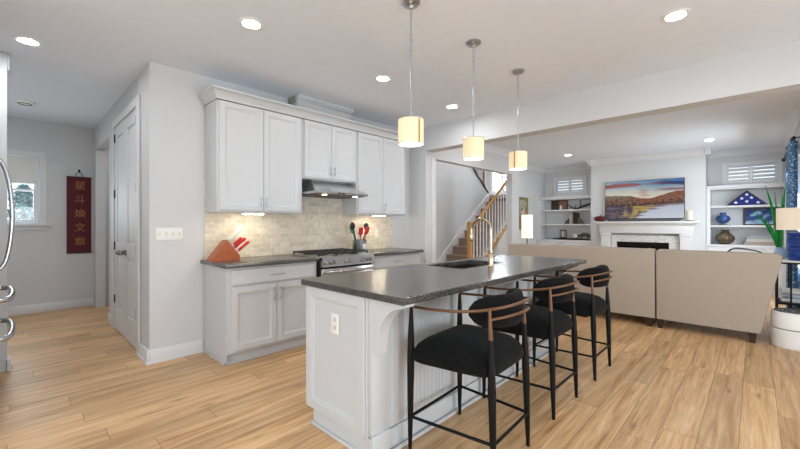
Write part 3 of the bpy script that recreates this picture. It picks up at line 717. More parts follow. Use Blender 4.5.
# beadboard back
m = Mesh(); prof = []
x = IX0 + 0.10; n = 0
poly = []
while x < IX1 - 0.02:
    poly += [(x, 1.4855), (x + 0.002, 1.482), (x + 0.034, 1.482), (x + 0.036, 1.4855)]; x += 0.0375
poly = [(IX0 + 0.09, 1.494)] + [(IX0 + 0.09, 1.4855)] + poly + [(IX1, 1.4855), (IX1, 1.494)]
m.prism([(a, b, 0.125) for a, b in poly], (0, 0, 0.75)); m.build('beadboard', M['cab'], o, ang=20)
for a, b in ((IX0 - 0.010, IX0 + 0.10), (2.49, 2.60), (IX1 - 0.10, IX1)): B(a, b, 1.468, 1.4945, 0.13, 0.875, bev=0.003).build('pilaster', M['cab'], o)
m = B(IX0 - 0.012, IX1, 1.472, 1.4945, 0.0, 0.12, bev=0.004); m.box(IX0 - 0.016, IX0 + 0.112, 1.452, 1.472, 0.0, 0.14, bev=0.004); m.box(IX0 - 0.02, IX1, 1.446, 1.458, 0.0, 0.018); m.build('skirting', M['cab'], o)
# corbels
for cx in (IX0 - 0.010, 2.51, IX1 - 0.085):
    pts = [(1.4675, 0.875), (1.235, 0.875), (1.235, 0.858)]
    for k in range(1, 13):
        t = k / 12 * PI / 2
        pts.append((1.240 + 0.190 * math.sin(t) ** 1.0, 0.852 - 0.245 * (1 - math.cos(t))))
    pts += [(1.436, 0.578), (1.4675, 0.575)]
    m = Mesh(); m.prism([(cx, a, b) for a, b in pts], (0.075, 0, 0)); m.build('corbel', M['cab'], o)
# granite top with the sink cut out
m = Mesh()
ox0, ox1, oy0, oy1 = 1.285, 3.955, 1.215, 2.122
hx0, hx1, hy0, hy1 = 2.45, 3.14, 1.672, 2.045
def rect(a, b, c_, d_, z): return [(a, c_, z), (b, c_, z), (b, d_, z), (a, d_, z)]
e = 0.004
m.rings([rect(hx0, hx1, hy0, hy1, 0.914), rect(ox0 + e, ox1 - e, oy0 + e, oy1 - e, 0.914), rect(ox0, ox1, oy0, oy1, 0.914 - e), rect(ox0, ox1, oy0, oy1, 0.877 + e), rect(ox0 + e, ox1 - e, oy0 + e, oy1 - e, 0.8765), rect(hx0, hx1, hy0, hy1, 0.8765), rect(hx0, hx1, hy0, hy1, 0.914)], False, False)
bmesh.ops.remove_doubles(m.bm, verts=m.bm.verts[:], dist=1e-6)
m.build('island_worktop', M['granite'], lab='long dark granite island top with a sink cut into it', cat='worktop')
# sink
o = thing('sink', 'undermount steel sink bowl let into the island top', 'sink', (2.795, 1.858, 0.67))
q = 0.006
m = Mesh(); m.rings([rect(hx0 - 0.02, hx1 + 0.02, hy0 - 0.02, hy1 + 0.008, 0.8755), rect(hx0 - 0.02, hx1 + 0.02, hy0 - 0.02, hy1 + 0.008, 0.675), rect(hx0 + 0.01, hx1 - 0.01, hy0 + 0.01, hy1 - 0.01, 0.672)], False, True)
m.rings([rect(hx0 - q, hx1 + q, hy0 - q, hy1 + q, 0.8755), rect(hx0 - q, hx1 + q, hy0 - q, hy1 + q, 0.70), rect(hx0 + 0.02, hx1 - 0.02, hy0 + 0.02, hy1 - 0.02, 0.682)], False, True)
m.build('bowl', mat('dark_steel', RGB(120, 116, 110), 0.35, 1.0, var=0.06), o)
m = Mesh(); m.lathe((2.795, 1.86, 0.682), [(0.045, 0.0), (0.045, 0.004), (0.03, 0.005), (0.028, 0.002)]); m.build('drain', M['nickel'], o)
# faucet
o = thing('faucet', 'tall gooseneck nickel faucet standing on the island top beside the sink', 'faucet', (2.80, 1.617, 0.9142))
fx, fy = 2.80, 1.617
m = Mesh(); m.lathe((fx, fy, 0.9142), [(0.027, 0), (0.027, 0.006), (0.023, 0.010), (0.022, 0.105), (0.018, 0.112)]); m.build('faucet_body', M['warmnickel'], o)
pts = [(fx, fy, 1.02), (fx, fy, 1.10), (fx, fy, 1.19)]
R_ = 0.098
for k in range(0, 15): t = PI - PI * k / 14; pts.append((fx, fy + R_ + R_ * math.cos(t), 1.215 + R_ * math.sin(t)))
pts += [(fx, fy + 2 * R_, 1.19)]
m = Mesh(); m.tube(pts, 0.0115, 14); m.build('spout', M['warmnickel'], o)
m = Mesh(); m.tube([(fx, fy + 2 * R_, 1.192), (fx, fy + 2 * R_, 1.18), (fx, fy + 2 * R_, 1.125), (fx, fy + 2 * R_, 1.118)], [0.0125, 0.015, 0.017, 0.014], 14); m.build('spray_head', M['warmnickel'], o)
m = Mesh(); m.tube([(fx, fy, 1.017), (fx, fy, 1.026)], 0.0205, 14); m.build('collar', M['black'], o)
m = Mesh(); m.cyl((fx + 0.018, fy, 0.985), (fx + 0.045, fy, 0.985), 0.012); m.tube([(fx + 0.04, fy, 0.985), (fx + 0.055, fy - 0.01, 1.00), (fx + 0.062, fy - 0.02, 1.05)], [0.007, 0.006, 0.005], 8); m.build('lever', M['nickel'], o)

# ---------------------------------------------------------------- bar stools
def smooth_curve(P, n=6):
    P = [Vector(p) for p in P]; out = []
    Q = [P[0] * 2 - P[1]] + P + [P[-1] * 2 - P[-2]]
    for i in range(1, len(Q) - 2):
        for k in range(n):
            t = k / n
            a, b, c_, d_ = Q[i - 1], Q[i], Q[i + 1], Q[i + 2]
            out.append(0.5 * ((2 * b) + (c_ - a) * t + (2 * a - 5 * b + 4 * c_ - d_) * t * t + (3 * b - a - 3 * c_ + d_) * t ** 3))
    return out + [P[-1]]
def make_stool(lab):
    o = thing('bar_stool', lab, 'bar stool', (0, 0, 0), 'black bar stools along the island')
    fr, bk = (0.262, 0.240), (0.212, -0.245)
    def leg(p, top, taper, mt=None):
        a, b = Vector((p[0], p[1], 0.0)), Vector(top)
        pts = [a + (b - a) * t for t in (0, 0.03, 0.25, 0.62, 0.80, 1.0)]
        m = Mesh(); m.tube(pts, [0.010, 0.011, 0.016, 0.021, 0.018, 0.0095], 12); return m.build('leg', M['black'], o)
    leg((-fr[0], fr[1]), (-0.256, 0.236, 0.806), 1); leg((fr[0], fr[1]), (0.256, 0.236, 0.806), 1)
    for s in (-1, 1):
        l = leg((s * bk[0], bk[1]), (s * 0.206, -0.225, 0.72), 1)
        m = Mesh(); m.tube([(s * 0.206, -0.226, 0.70), (s * 0.205, -0.218, 0.850)], [0.0115, 0.008], 12); m.build('back_post', M['oakrail'], o)
    # stretchers
    z = 0.19
    C4 = [(-0.259, 0.239), (0.259, 0.239), (0.211, -0.243), (-0.211, -0.243)]
    for i in range(4):
        a, b = C4[i], C4[(i + 1) % 4]
        m = Mesh(); m.cyl((a[0], a[1], z), (b[0], b[1], z), 0.0085, n=10); m.build('stretcher', M['black'], o)
    # seat frame and cushion
    def outline(sx, sy, n=48, k=6.0):
        pts = []
        for i in range(n):
            t = 2 * PI * i / n; c_, s_ = math.cos(t), math.sin(t)
            x = sx * math.copysign(abs(c_) ** (2 / k), c_); y = sy * math.copysign(abs(s_) ** (2 / k), s_)
            x *= 1 + 0.12 * y / sy
            pts.append((x, y))
        return pts
    def pad(zs):
        return [[(x, y + 0.003, z_) for x, y in outline(0.266 * f, 0.243 * f)] for f, z_ in zs]
    m = Mesh(); m.rings(pad([(0.90, 0.508), (0.98, 0.512), (1.005, 0.524), (1.01, 0.542), (0.985, 0.568), (0.92, 0.596), (0.78, 0.624), (0.55, 0.643), (0.25, 0.652)])); m.build('seat', M['velvet'], o, ang=70)
    B(-0.17, 0.17, -0.17, 0.17, 0.490, 0.5075, bev=0.003).build('seat_board', M['black'], o)
    # arm rail: one bent bar from front leg round the back to the other front leg
    P_ = [(-0.256, 0.236, 0.808), (-0.264, 0.10, 0.812), (-0.256, -0.06, 0.824), (-0.220, -0.19, 0.842), (-0.13, -0.282, 0.862), (0, -0.312, 0.872)]
    P_ = P_ + [(-x, y, z_) for x, y, z_ in P_[-2::-1]]
    m = Mesh(); m.tube(smooth_curve(P_, 6), 0.0078, 12); m.build('arm_rail', M['oakrail'], o)
    L_ = [(-0.207, -0.218, 0.796), (-0.13, -0.282, 0.812), (0, -0.312, 0.820), (0.13, -0.282, 0.812), (0.207, -0.218, 0.796)]
    m = Mesh(); m.tube(smooth_curve(L_, 6), 0.0072, 12); m.build('back_rail', M['oakrail'], o)
    # curved back cushion inside the rails
    n = 22; rs = []
    for i in range(n + 1):
        u = -1 + 2 * i / n; a = u * 1.22
        cx, cy = 0.222 * math.sin(a), -0.022 - 0.240 * math.cos(a) 
        nx, ny = math.sin(a), -math.cos(a)
        hh = 0.086 * max(0.06, (1 - abs(u) ** 5.0)) ** 0.5; th = 0.028 * max(0.12, (1 - abs(u) ** 4)) ** 0.5
        zc = 0.820 + 0.008 * (1 - u * u)
        rs.append([(cx + nx * th * math.copysign(abs(math.cos(t)) ** 0.7, math.cos(t)), cy + ny * th * math.copysign(abs(math.cos(t)) ** 0.7, math.cos(t)), zc + hh * math.copysign(abs(math.sin(t)) ** 0.8, math.sin(t))) for t in [2 * PI * k / 16 for k in range(16)]])
    m = Mesh(); m.rings(rs); m.build('backrest', M['velvet'], o, ang=70)
    return o
st = make_stool('black cushioned bar stool with bent wooden arm rail at the panelled end of the island')
st.location = (1.812, 1.172, 0); st.rotation_euler = (0, 0, math.radians(3))
s2 = dup(st); s2.location = (2.638, 1.190, 0); s2.rotation_euler = (0, 0, 0); s2['label'] = 'black bar stool between the two others along the island'
s3 = dup(st); s3.location = (3.47, 1.182, 0); s3.rotation_euler = (0, 0, 0); s3['label'] = 'black bar stool at the sofa end of the island'

# ---------------------------------------------------------------- pendants over the island
def pendant(x, lab, turn):
    y = 1.655
    o = thing('pendant_light', lab, 'pendant light', (x, y, CZ), 'pendants over the island')
    m = Mesh(); m.lathe((x, y, CZ), [(0.062, -0.001), (0.062, -0.010), (0.050, -0.022), (0.020, -0.030), (0.010, -0.045)]); m.build('canopy', M['nickel'], o)
    m = Mesh(); z = CZ - 0.045; i = 0
    while z > 2.42:
        zc = z - 0.019; pts = []
        for k in range(12):
            t = 2 * PI * k / 12; a, b = 0.0085 * math.cos(t), 0.023 * math.sin(t)
            pts.append((x + a, y, zc + b) if i % 2 else (x, y + a, zc + b))
        m.tube(pts, 0.0026, 6, True); z -= 0.035; i += 1
    m.build('chain', M['nickel'], o)
    m = Mesh(); m.cyl((x, y, z + 0.012), (x, y, 1.972), 0.006, n=10); m.build('stem', M['nickel'], o)
    n = 96
    m = Mesh(); m.lathe((x, y, 0), [(0.084, 1.800), (0.084, 1.965), (0.081, 1.965), (0.081, 1.800), (0.084, 1.800)], n=n, cap0=False, cap1=False, wob=lambda t: 0.010 * (1 if int(round(t * n)) % 2 else -1)); m.build('shade', M['shadeglow'], o, ang=10)
    m = Mesh(); m.lathe((x, y, 0), [(0.080, 1.806), (0.080, 1.800), (0.03, 1.797)]); m.build('diffuser', M['diffuser'], o)
    m = Mesh()
    for zz in (1.802, 1.964): m.tube([(x + 0.0865 * math.cos(2 * PI * k / 40), y + 0.0865 * math.sin(2 * PI * k / 40), zz) for k in range(40)], 0.0025, 6, True)
    for k in range(3):
        a = 2 * PI * k / 3; m.cyl((x, y, 1.972), (x + 0.084 * math.cos(a), y + 0.084 * math.sin(a), 1.964), 0.003, n=6)
    m.build('rim', M['nickel'], o)
    # seam strip of the shade, on the side that faces the room
    a0 = math.radians(turn)
    m = Mesh(); r0, r1 = 0.0862, 0.0880
    m.rings([[(x + r * math.cos(a0 + t), y + r * math.sin(a0 + t), zz) for zz, r in ((1.803, r0), (1.803, r1), (1.963, r1), (1.963, r0))] for t in (-0.06, 0.0, 0.06)]); m.build('strap', M['gold'], o)
    return o
pendant(1.83, 'cream drum pendant above the panelled end of the island', -100)
pendant(2.587, 'cream drum pendant hanging between the other two over the island', 60)
pendant(3.372, 'cream drum pendant above the sofa end of the island', -175)

# ---------------------------------------------------------------- refrigerator and its tall panel
o = thing('tall_panel', 'tall white panel standing from floor to ceiling beyond the refrigerator', 'cabinet panel', (-0.45, 4.72, 0))
B(-0.848, -0.045, 4.66, 4.78, 0.0, 2.745, bev=0.003).build('panel_board', M['cab'], o)
B(-0.046, -0.025, 4.64, 4.80, 0.0, 0.10, bev=0.003).build('plinth', M['cab'], o)
B(-0.045, -0.030, 4.65, 4.79, 2.60, 2.744, bev=0.006).build('cornice', M['cab'], o)
o = thing('refrigerator', 'stainless refrigerator with bowed handles at the edge of the picture', 'refrigerator', (-0.47, 3.98, 0))
B(-0.84, -0.15, 3.52, 4.43, 0.02, 1.80, bev=0.004).build('body', M['dgrey'], o)
for a, b in ((3.522, 3.972), (3.978, 4.428)): B(-0.149, -0.095, a, b, 0.90, 1.79, bev=0.01).build('door', M['steel'], o)
for a, b in ((0.64, 0.89), (0.06, 0.63)): B(-0.149, -0.095, 3.522, 4.428, a, b, bev=0.01).build('drawer', M['steel'], o)
for yy in (3.93, 4.02):
    pts = [(-0.096, yy, 1.74), (-0.075, yy, 1.73), (-0.045, yy, 1.66), (-0.022, yy, 1.52), (-0.012, yy, 1.33), (-0.022, yy, 1.14), (-0.045, yy, 1.00), (-0.075, yy, 0.945), (-0.096, yy, 0.935)]
    m = Mesh(); m.tube(smooth_curve(pts, 5), 0.013, 12); m.build('door_handle', M['steel'], o)
for z in (0.76, 0.50):
    pts = [(-0.096, 3.62, z), (-0.06, 3.625, z), (-0.025, 3.70, z), (-0.012, 3.975, z), (-0.025, 4.25, z), (-0.06, 4.325, z), (-0.096, 4.33, z)]
    m = Mesh(); m.tube(smooth_curve(pts, 5), 0.019, 12); m.build('drawer_handle', M['steel'], o)

# ---------------------------------------------------------------- hanging scroll
o = thing('hanging_scroll', 'dark red hanging scroll with gold characters on the grey hall wall', 'scroll', (0.678, 7.405, 0.835))
sx0, sx1, sz0, sz1, sy = 0.538, 0.820, 0.835, 1.978, 7.402
m = B(sx0, sx1, sy, sy + 0.012, sz0, sz1); m.build('banner', mat('maroon_silk', RGB(86, 18, 32), 0.7, var=0.08, bump=0.3, bscale=300), o)
m = Mesh()
for z in (sz0, sz1): m.cyl((sx0 - 0.004, sy + 0.004, z), (sx1 + 0.004, sy + 0.004, z), 0.010, n=12)
m.build('rod', M['darkwood'], o)
m = Mesh(); m.tube([(0.678 - 0.035, sy, 1.985), (0.678 - 0.04, sy, 2.02), (0.678, sy, 2.055), (0.678 + 0.04, sy, 2.02), (0.678 + 0.035, sy, 1.985)], 0.005, 6); m.build('hanger', M['darkwood'], o)
m = Mesh(); m.ball((0.678, 7.400, 2.075), 0.014, 0.012, 0.022); m.build('nail', M['black'], o)
gold = mat('gold_thread', RGB(164, 108, 48), 0.5, var=0.2, vscale=40)
def glyphs(text, x, z, size, step):
    for i, ch in enumerate(text):
        cu = bpy.data.curves.new('character', 'FONT'); cu.body = ch; cu.size = size; cu.extrude = 0.0015; cu.align_x = 'CENTER'; cu.align_y = 'CENTER'; cu.resolution_u = 3
        t = bpy.data.objects.new('character', cu); COL.objects.link(t)
        dg = bpy.context.evaluated_depsgraph_get(); dg.update()
        me = bpy.data.meshes.new_from_object(t.evaluated_get(dg)); bpy.data.objects.remove(t)
        zs = z - step * i
        for v in me.vertices:
            a, b, c_ = v.co
            v.co = (x + a - o.location.x, sy - 0.0016 - c_ - o.location.y, zs + b - o.location.z)
        me.materials.clear(); me.materials.append(gold)
        g = bpy.data.objects.new('character', me); COL.objects.link(g); g.parent = o
glyphs('\u661f\u6597\u7165\u6587\u7ae0', 0.690, 1.845, 0.140, 0.212)
# ---------------------------------------------------------------- staircase
o = thing('staircase', 'carpeted staircase with oak handrail and white balusters behind the island', 'staircase', (7.4, 4.65, 0))
RUN, RISE, SX0 = 0.247, 0.186, 6.436
m0 = None
for n in range(1, 11):
    xa = SX0 + RUN * (n - 1); z = RISE * n
    m = B(xa + 0.02, xa + 0.03 + (RUN if n < 10 else 0.25), 4.235 if n > 1 else 4.18, 5.165, max(0, z - RISE - 0.001), z - 0.0245); m.build('riser', M['carpet'], o)
    m = B(xa, xa + RUN + 0.02, 4.235 if n > 1 else 4.18, 5.165, z - 0.024, z, bev=0.008); m.build('tread', M['carpet'], o)
B(8.90, 9.89, 4.25, 6.19, 11 * RISE - 0.1, 11 * RISE).build('landing', M['carpet'], o)
m = Mesh(); s = RISE / RUN
def line(x): return RISE + (x - SX0) * s
m.prism([(6.30, 5.17, 0.001), (6.30, 5.17, line(6.30) + 0.10), (8.84, 5.17, line(8.84) + 0.10), (8.84, 5.17, line(8.84) - 0.3), (6.75, 5.17, 0.001)], (0, 0.029, 0)); m.build('skirt_board', M['trim'], o)
# balustrade over the low wall
def strg(x): return 0.833 + 0.74 * (x - 7.26)
m = Mesh(); m.prism([(6.40, 4.085, strg(6.40) - 0.05), (8.12, 4.085, strg(8.12) - 0.05), (8.12, 4.085, strg(8.12) + 0.0), (6.40, 4.085, strg(6.40))], (0, 0.09, 0)); m.build('string_cap', M['oak'], o)
def rail(x): return 1.395 + 0.735 * (x - 6.69)
m = Mesh(); m.tube([(6.37, 4.13, rail(6.37) + 0.02), (6.6, 4.13, rail(6.6)), (8.1, 4.13, rail(8.1))], 0.032, 12, flat=0.8); m.build('handrail', M['oak'], o)
x = 6.47
while x < 8.08:
    m = B(x - 0.015, x + 0.015, 4.115, 4.145, strg(x) - 0.01, strg(x) + 0.22); m.tube([(x, 4.13, strg(x) + 0.21), (x, 4.13, strg(x) + 0.24), (x, 4.13, strg(x) + 0.45), (x, 4.13, rail(x) - 0.02)], [0.013, 0.017, 0.014, 0.010], 10)
    m.build('baluster', M['trim'], o); x += 0.1235
m = B(6.285, 6.365, 4.09, 4.17, 0.0, 1.27, bev=0.006); m.box(6.275, 6.375, 4.08, 4.18, 1.27, 1.295, bev=0.005); m.prism([(6.285, 4.09, 1.295), (6.365, 4.09, 1.295), (6.365, 4.17, 1.295), (6.285, 4.17, 1.295)], (0, 0, 0.02)); m.build('newel_post', M['oak'], o)
# rail and post of the flight that turns back behind the wall
o = thing('upper_handrail', 'dark handrail with brown post sloping above the stair wall', 'handrail', (8.6, 5.26, 2.1))
m = Mesh(); m.tube([(7.95, 5.18, 2.80), (8.11, 5.18, 2.678), (8.83, 5.18, 2.12)], 0.02, 10); m.build('rail', M['darkwood'], o)
m = B(8.845, 8.90, 5.31, 5.365, 2.047, 2.72, bev=0.005); m.tube([(8.83, 5.18, 2.12), (8.872, 5.337, 2.11)], 0.018, 8); m.build('post', mat('walnut_post', RGB(120, 84, 60), 0.4, var=0.1), o)

# ---------------------------------------------------------------- sofa: two sections with their backs to the kitchen
def sofa(name, lab, y0, y1, flare0, flare1, arm):
    o = thing(name, lab, 'sofa', (5.9, (y0 + y1) / 2, 0), 'sectional sofa pieces')
    def back(inset, x, top=0.958):
        # outline in Y,Z seen from the kitchen
        pts = [(y0 + flare0 * 0 + inset, 0.105 + inset), (y1 - inset, 0.105 + inset), (y1 + flare1 - inset, top - 0.03), (y1 + flare1 - inset - 0.025, top - inset), (y0 - flare0 + inset + 0.025, top - inset), (y0 - flare0 + inset, top - 0.03)]
        return [(x + 0.0 - (z - 0.1) * 0.03, y, z) for y, z in pts]
    m = Mesh(); m.rings([back(0.014, 5.452), back(0.004, 5.456), back(0.0, 5.466), back(0.0, 5.630), back(0.01, 5.655), back(0.03, 5.664)]); m.build('back', M['fabric'], o)
    B(5.665, 6.36, y0 + 0.02, y1 - 0.02, 0.105, 0.33, bev=0.012).build('seat_base', M['fabric'], o)
    n = 1 if y1 - y0 < 1.2 else 2
    for i in range(n):
        a = y0 + 0.03 + (y1 - y0 - 0.06) * i / n; b = y0 + 0.03 + (y1 - y0 - 0.06) * (i + 1) / n
        B(5.80, 6.38, a + 0.004, b - 0.004, 0.332, 0.47, bev=0.035, seg=3).build('seat_cushion', M['fabric'], o)
        m = Mesh(); bb = B(5.668, 5.80, a + 0.02, b - 0.02, 0.36, 0.90, bev=0.04, seg=3); bb.build('back_cushion', M['fabric'], o)
    for lx in (5.475, 6.30):
        for ly in (y0 + 0.06, y1 - 0.035):
            m = Mesh(); m.rings([[(lx + a * r, ly + b * r, z) for a, b in ((-1, -1), (1, -1), (1, 1), (-1, 1))] for r, z in ((0.020, 0.0), (0.034, 0.1045))]); m.build('leg', M['darkwood'], o)
    return o
sofa('sofa_section', 'beige tweed sofa section ending beside the white air purifier', -0.04, 0.874, 0.165, 0.004, True)
sofa('sofa_section', 'long beige tweed sofa section running behind the bar stools to the stairs', 0.892, 2.83, 0.004, 0.0, True)
def pillow(lab, c, w_, h_, rot, pipe, grp):
    o = thing('throw_pillow', lab, 'pillow', c, grp)
    n = 28; rs = []
    def sq(k): 
        t = 2 * PI * k / n; c_, s_ = math.cos(t), math.sin(t)
        return math.copysign(abs(c_) ** 0.55, c_) * w_ / 2, math.copysign(abs(s_) ** 0.55, s_) * h_ / 2
    for f, d_ in ((0.2, -0.075), (0.6, -0.062), (0.88, -0.03), (1.0, 0.0), (0.88, 0.03), (0.6, 0.062), (0.2, 0.075)):
        r = []
        for k in range(n):
            a, b = sq(k); a *= f; b *= f
            ca, sa = math.cos(rot), math.sin(rot)
            r.append((c[0] + d_ , c[1] + a * ca - b * sa, c[2] + a * sa + b * ca))
        rs.append(r)
    m = Mesh(); m.rings(rs); m.build('cover', M['whitefab'], o, ang=80)
    if pipe:
        m = Mesh(); pts = []
        for k in range(n):
            a, b = sq(k); pts.append((c[0], c[1] + 1.01 * (a * math.cos(rot) - b * math.sin(rot)), c[2] + 1.01 * (a * math.sin(rot) + b * math.cos(rot))))
        m.tube(pts, 0.010, 8, True); m.build('piping', M['dgrey'], o)
PG = 'white pillows along the sofa back'
pillow('white pillow with dark piping rising over the sofa back near the side table', (5.895, 0.10, 0.745), 0.36, 0.46, 0.15, True, PG)
pillow('plain white pillow at the arm end of the sofa beside the plant vase', (6.07, -0.01, 0.77), 0.26, 0.46, -0.2, False, PG)
pillow('white pillow whose tip shows at the gap between the sofa sections', (5.90, 1.02, 0.735), 0.36, 0.36, PI / 4, False, PG)

# ---------------------------------------------------------------- air purifier
px, py = 5.57, -0.285
o = thing('air_purifier', 'white cylindrical air purifier on the floor by the sofa', 'air purifier', (px, py, 0))
m = Mesh(); m.lathe((px, py, 0), [(0.156, 0.0), (0.162, 0.008), (0.166, 0.03), (0.166, 0.185), (0.162, 0.19)], n=48); m.build('base', M['white'], o)
m = Mesh(); m.lathe((px, py, 0), [(0.158, 0.1905), (0.158, 0.198)], n=48); m.build('seam', M['dgrey'], o)
m = Mesh(); m.lathe((px, py, 0), [(0.162, 0.1985), (0.166, 0.203), (0.166, 0.346), (0.160, 0.362), (0.150, 0.366)], n=48); m.build('drum', M['white'], o)
m = Mesh()
for r in (0.04, 0.07, 0.10, 0.125, 0.14): m.tube([(px + r * math.cos(2 * PI * k / 36), py + r * math.sin(2 * PI * k / 36), 0.370) for k in range(36)], 0.005, 6, True)
m.build('grille', M['dgrey'], o)

# ---------------------------------------------------------------- side table and what stands on it
tx0, tx1, ty0, ty1, tz = 6.17, 6.58, -0.54, -0.175, 0.845
o = thing('side_table', 'black metal side table with pale top beside the sofa arm', 'side table', ((tx0 + tx1) / 2, (ty0 + ty1) / 2, 0))
B(tx0 - 0.015, tx1 + 0.015, ty0 - 0.005, ty1 + 0.015, tz - 0.018, tz, bev=0.004).build('table_top', M['white'], o)
m = Mesh()
for y in (ty0 + 0.012, ty1 - 0.012): m.box(tx0, tx1, y - 0.012, y + 0.012, tz - 0.038, tz - 0.0185)
for x in (tx0 + 0.012, tx1 - 0.012): m.box(x - 0.012, x + 0.012, ty0, ty1, tz - 0.038, tz - 0.0185)
m.build('frame', M['black'], o)
for x in (tx0 + 0.012, tx1 - 0.012):
    for y in (ty0 + 0.012, (ty0 + ty1) / 2 + 0.06, ty1 - 0.012): B(x - 0.008, x + 0.008, y - 0.008, y + 0.008, 0.0, tz - 0.0385).build('leg', M['black'], o)
m = B(tx0 + 0.024, tx1 - 0.024, ty0 + 0.024, ty1 - 0.024, 0.34, 0.355); m.box(tx0 + 0.001, tx0 + 0.014, ty0 + 0.02, ty1 - 0.02, 0.335, 0.36); m.build('lower_shelf', M['black'], o)
o = thing('folded_blanket', 'folded white and grey blanket on the lower shelf of the side table', 'blanket', (6.37, -0.30, 0.3555))
for i in range(3): B(6.22 + 0.01 * i, 6.52 - 0.01 * i, -0.46 + 0.012 * i, -0.215 - 0.008 * i, 0.3565 + 0.048 * i, 0.3565 + 0.048 * i + 0.046, bev=0.02, seg=3).build('fold', M['whitefab'] if i != 1 else mat('pale_blue_cotton', RGB(186, 196, 208), 0.9, var=0.06), o)
# lamp
lx, ly = 6.34, -0.352
o = thing('table_lamp', 'cobalt ribbed glass table lamp with a beige drum shade on the side table', 'lamp', (lx, ly, tz))
pr = [(0.060, 0.001), (0.078, 0.004)]
for i in range(7): pr += [(0.070, 0.012 + i * 0.045), (0.082, 0.034 + i * 0.045), (0.070, 0.056 + i * 0.045)]
pr += [(0.02, 0.335), (0.012, 0.345)]
m = Mesh(); m.lathe((lx, ly, tz), pr, n=36); m.build('lamp_base', M['blueglass'], o)
m = Mesh(); m.cyl((lx, ly, tz + 0.345), (lx, ly, tz + 0.48), 0.006); m.ball((lx, ly, tz + 0.622), 0.012); m.cyl((lx, ly, tz + 0.48), (lx, ly, tz + 0.615), 0.004)
for k in range(3): m.cyl((lx, ly, tz + 0.602), (lx + 0.168 * math.cos(2.1 * k), ly + 0.168 * math.sin(2.1 * k), tz + 0.602), 0.003, n=6)
m.build('harp', M['nickel'], o)
m = Mesh(); m.lathe((lx, ly, tz), [(0.172, 0.355), (0.172, 0.612), (0.168, 0.612), (0.168, 0.355), (0.172, 0.355)], n=40, cap0=False, cap1=False); m.build('lamp_shade', mat('linen_shade', RGB(226, 212, 192), 0.85, var=0.03, bump=0.3, bscale=300, emit=(1.0, 0.85, 0.68, 1), estr=0.22), o)
m = Mesh(); m.ball((lx, ly, tz + 0.46), 0.03); m.build('bulb', mat('lit_bulb', RGB(255, 240, 210), 0.5, emit=(1, 0.85, 0.62, 1), estr=6.0), o)
# vase with tall green leaves
vx, vy = 6.27, -0.232
vx = 6.525; vy = -0.222
o = thing('leaf_vase', 'pale blue vase with tall green leaves on the side table', 'plant', (vx, vy, tz))
m = Mesh(); m.lathe((vx, vy, tz), [(0.036, 0.001), (0.045, 0.01), (0.055, 0.05), (0.048, 0.10), (0.036, 0.125), (0.040, 0.14), (0.034, 0.14), (0.03, 0.12), (0.0, 0.03)], cap1=False); m.build('vase', mat('pale_blue_glaze', RGB(150, 178, 206), 0.15, var=0.2, vscale=20), o)
def blade(az, lean, L, wd):
    dx, dy = math.cos(az), math.sin(az); m = Mesh(); rs = []
    sx, sy = -math.sin(0.9), math.cos(0.9)   # the broad side
    for i in range(11):
        t = i / 10; r_ = lean * (t ** 1.7); z = tz + 0.03 + L * (t - 0.10 * t * t * lean * 3)
        w_ = wd * (math.sin(PI * min(1, 0.12 + 0.88 * t)) ** 0.8 + 0.05) * (1 if t < 0.98 else 0.3)
        c = (vx + dx * r_ * L + dx * 0.012, vy + dy * r_ * L + dy * 0.012, z)
        rs.append([(c[0] + sx * w_, c[1] + sy * w_, z), (c[0] - sy * 0.004, c[1] + sx * 0.004, z), (c[0] - sx * w_, c[1] - sy * w_, z), (c[0] + sy * 0.004, c[1] - sx * 0.004, z)])
    m.rings(rs); m.build('leaf', M['green'], o)
for az, ln, L, wd in ((1.5, 0.13, 0.92, 0.026), (-0.6, 0.08, 0.92, 0.026), (1.57, 0.36, 0.64, 0.026), (1.1, 0.05, 0.80, 0.022), (-0.2, 0.14, 0.78, 0.022), (0.3, 0.12, 0.62, 0.02), (1.8, 0.24, 0.50, 0.022)): blade(az, ln, L, wd)

# ---------------------------------------------------------------- curtain on the side wall
o = thing('curtain', 'blue patterned floor-length curtain on a dark rod by the bookcase', 'curtain', (7.35, -0.36, 0.02))
def pleat(x0, x1, n):
    pts = []
    for i in range(n * 8 + 1):
        t = i / (n * 8); pts.append((x0 + (x1 - x0) * t, -0.352 + 0.036 * math.sin(2 * PI * n * t)))
    return pts
P_ = pleat(6.86, 7.64, 8); Q_ = P_ + [(a, b - 0.006) for a, b in P_[::-1]]
m = Mesh(); m.rings([[(7.30 + (a - 7.30) * f, b, z) for a, b in Q_] for z, f in ((0.02, 1.03), (0.8, 1.0), (1.9, 0.98), (2.335, 1.0))]); m.build('drape', M['drape'], o, ang=60)
m = Mesh(); m.cyl((6.80, -0.352, 2.365), (9.05, -0.352, 2.365), 0.013); m.ball((9.07, -0.352, 2.365), 0.03)
for x in (6.84, 9.0): m.cyl((x, -0.429, 2.365), (x, -0.352, 2.365), 0.008)
m.build('rod', M['black'], o)
m = Mesh(); m.ball((7.715, -0.345, 2.365), 0.028); m.build('finial', M['black'], o)
m = Mesh()
for i in range(8):
    x = 6.90 + i * 0.1; m.tube([(x, -0.352 + 0.02 * math.cos(2 * PI * k / 12), 2.358 + 0.026 * math.sin(2 * PI * k / 12)) for k in range(12)], 0.004, 6, True)
m.build('rings', M['black'], o)

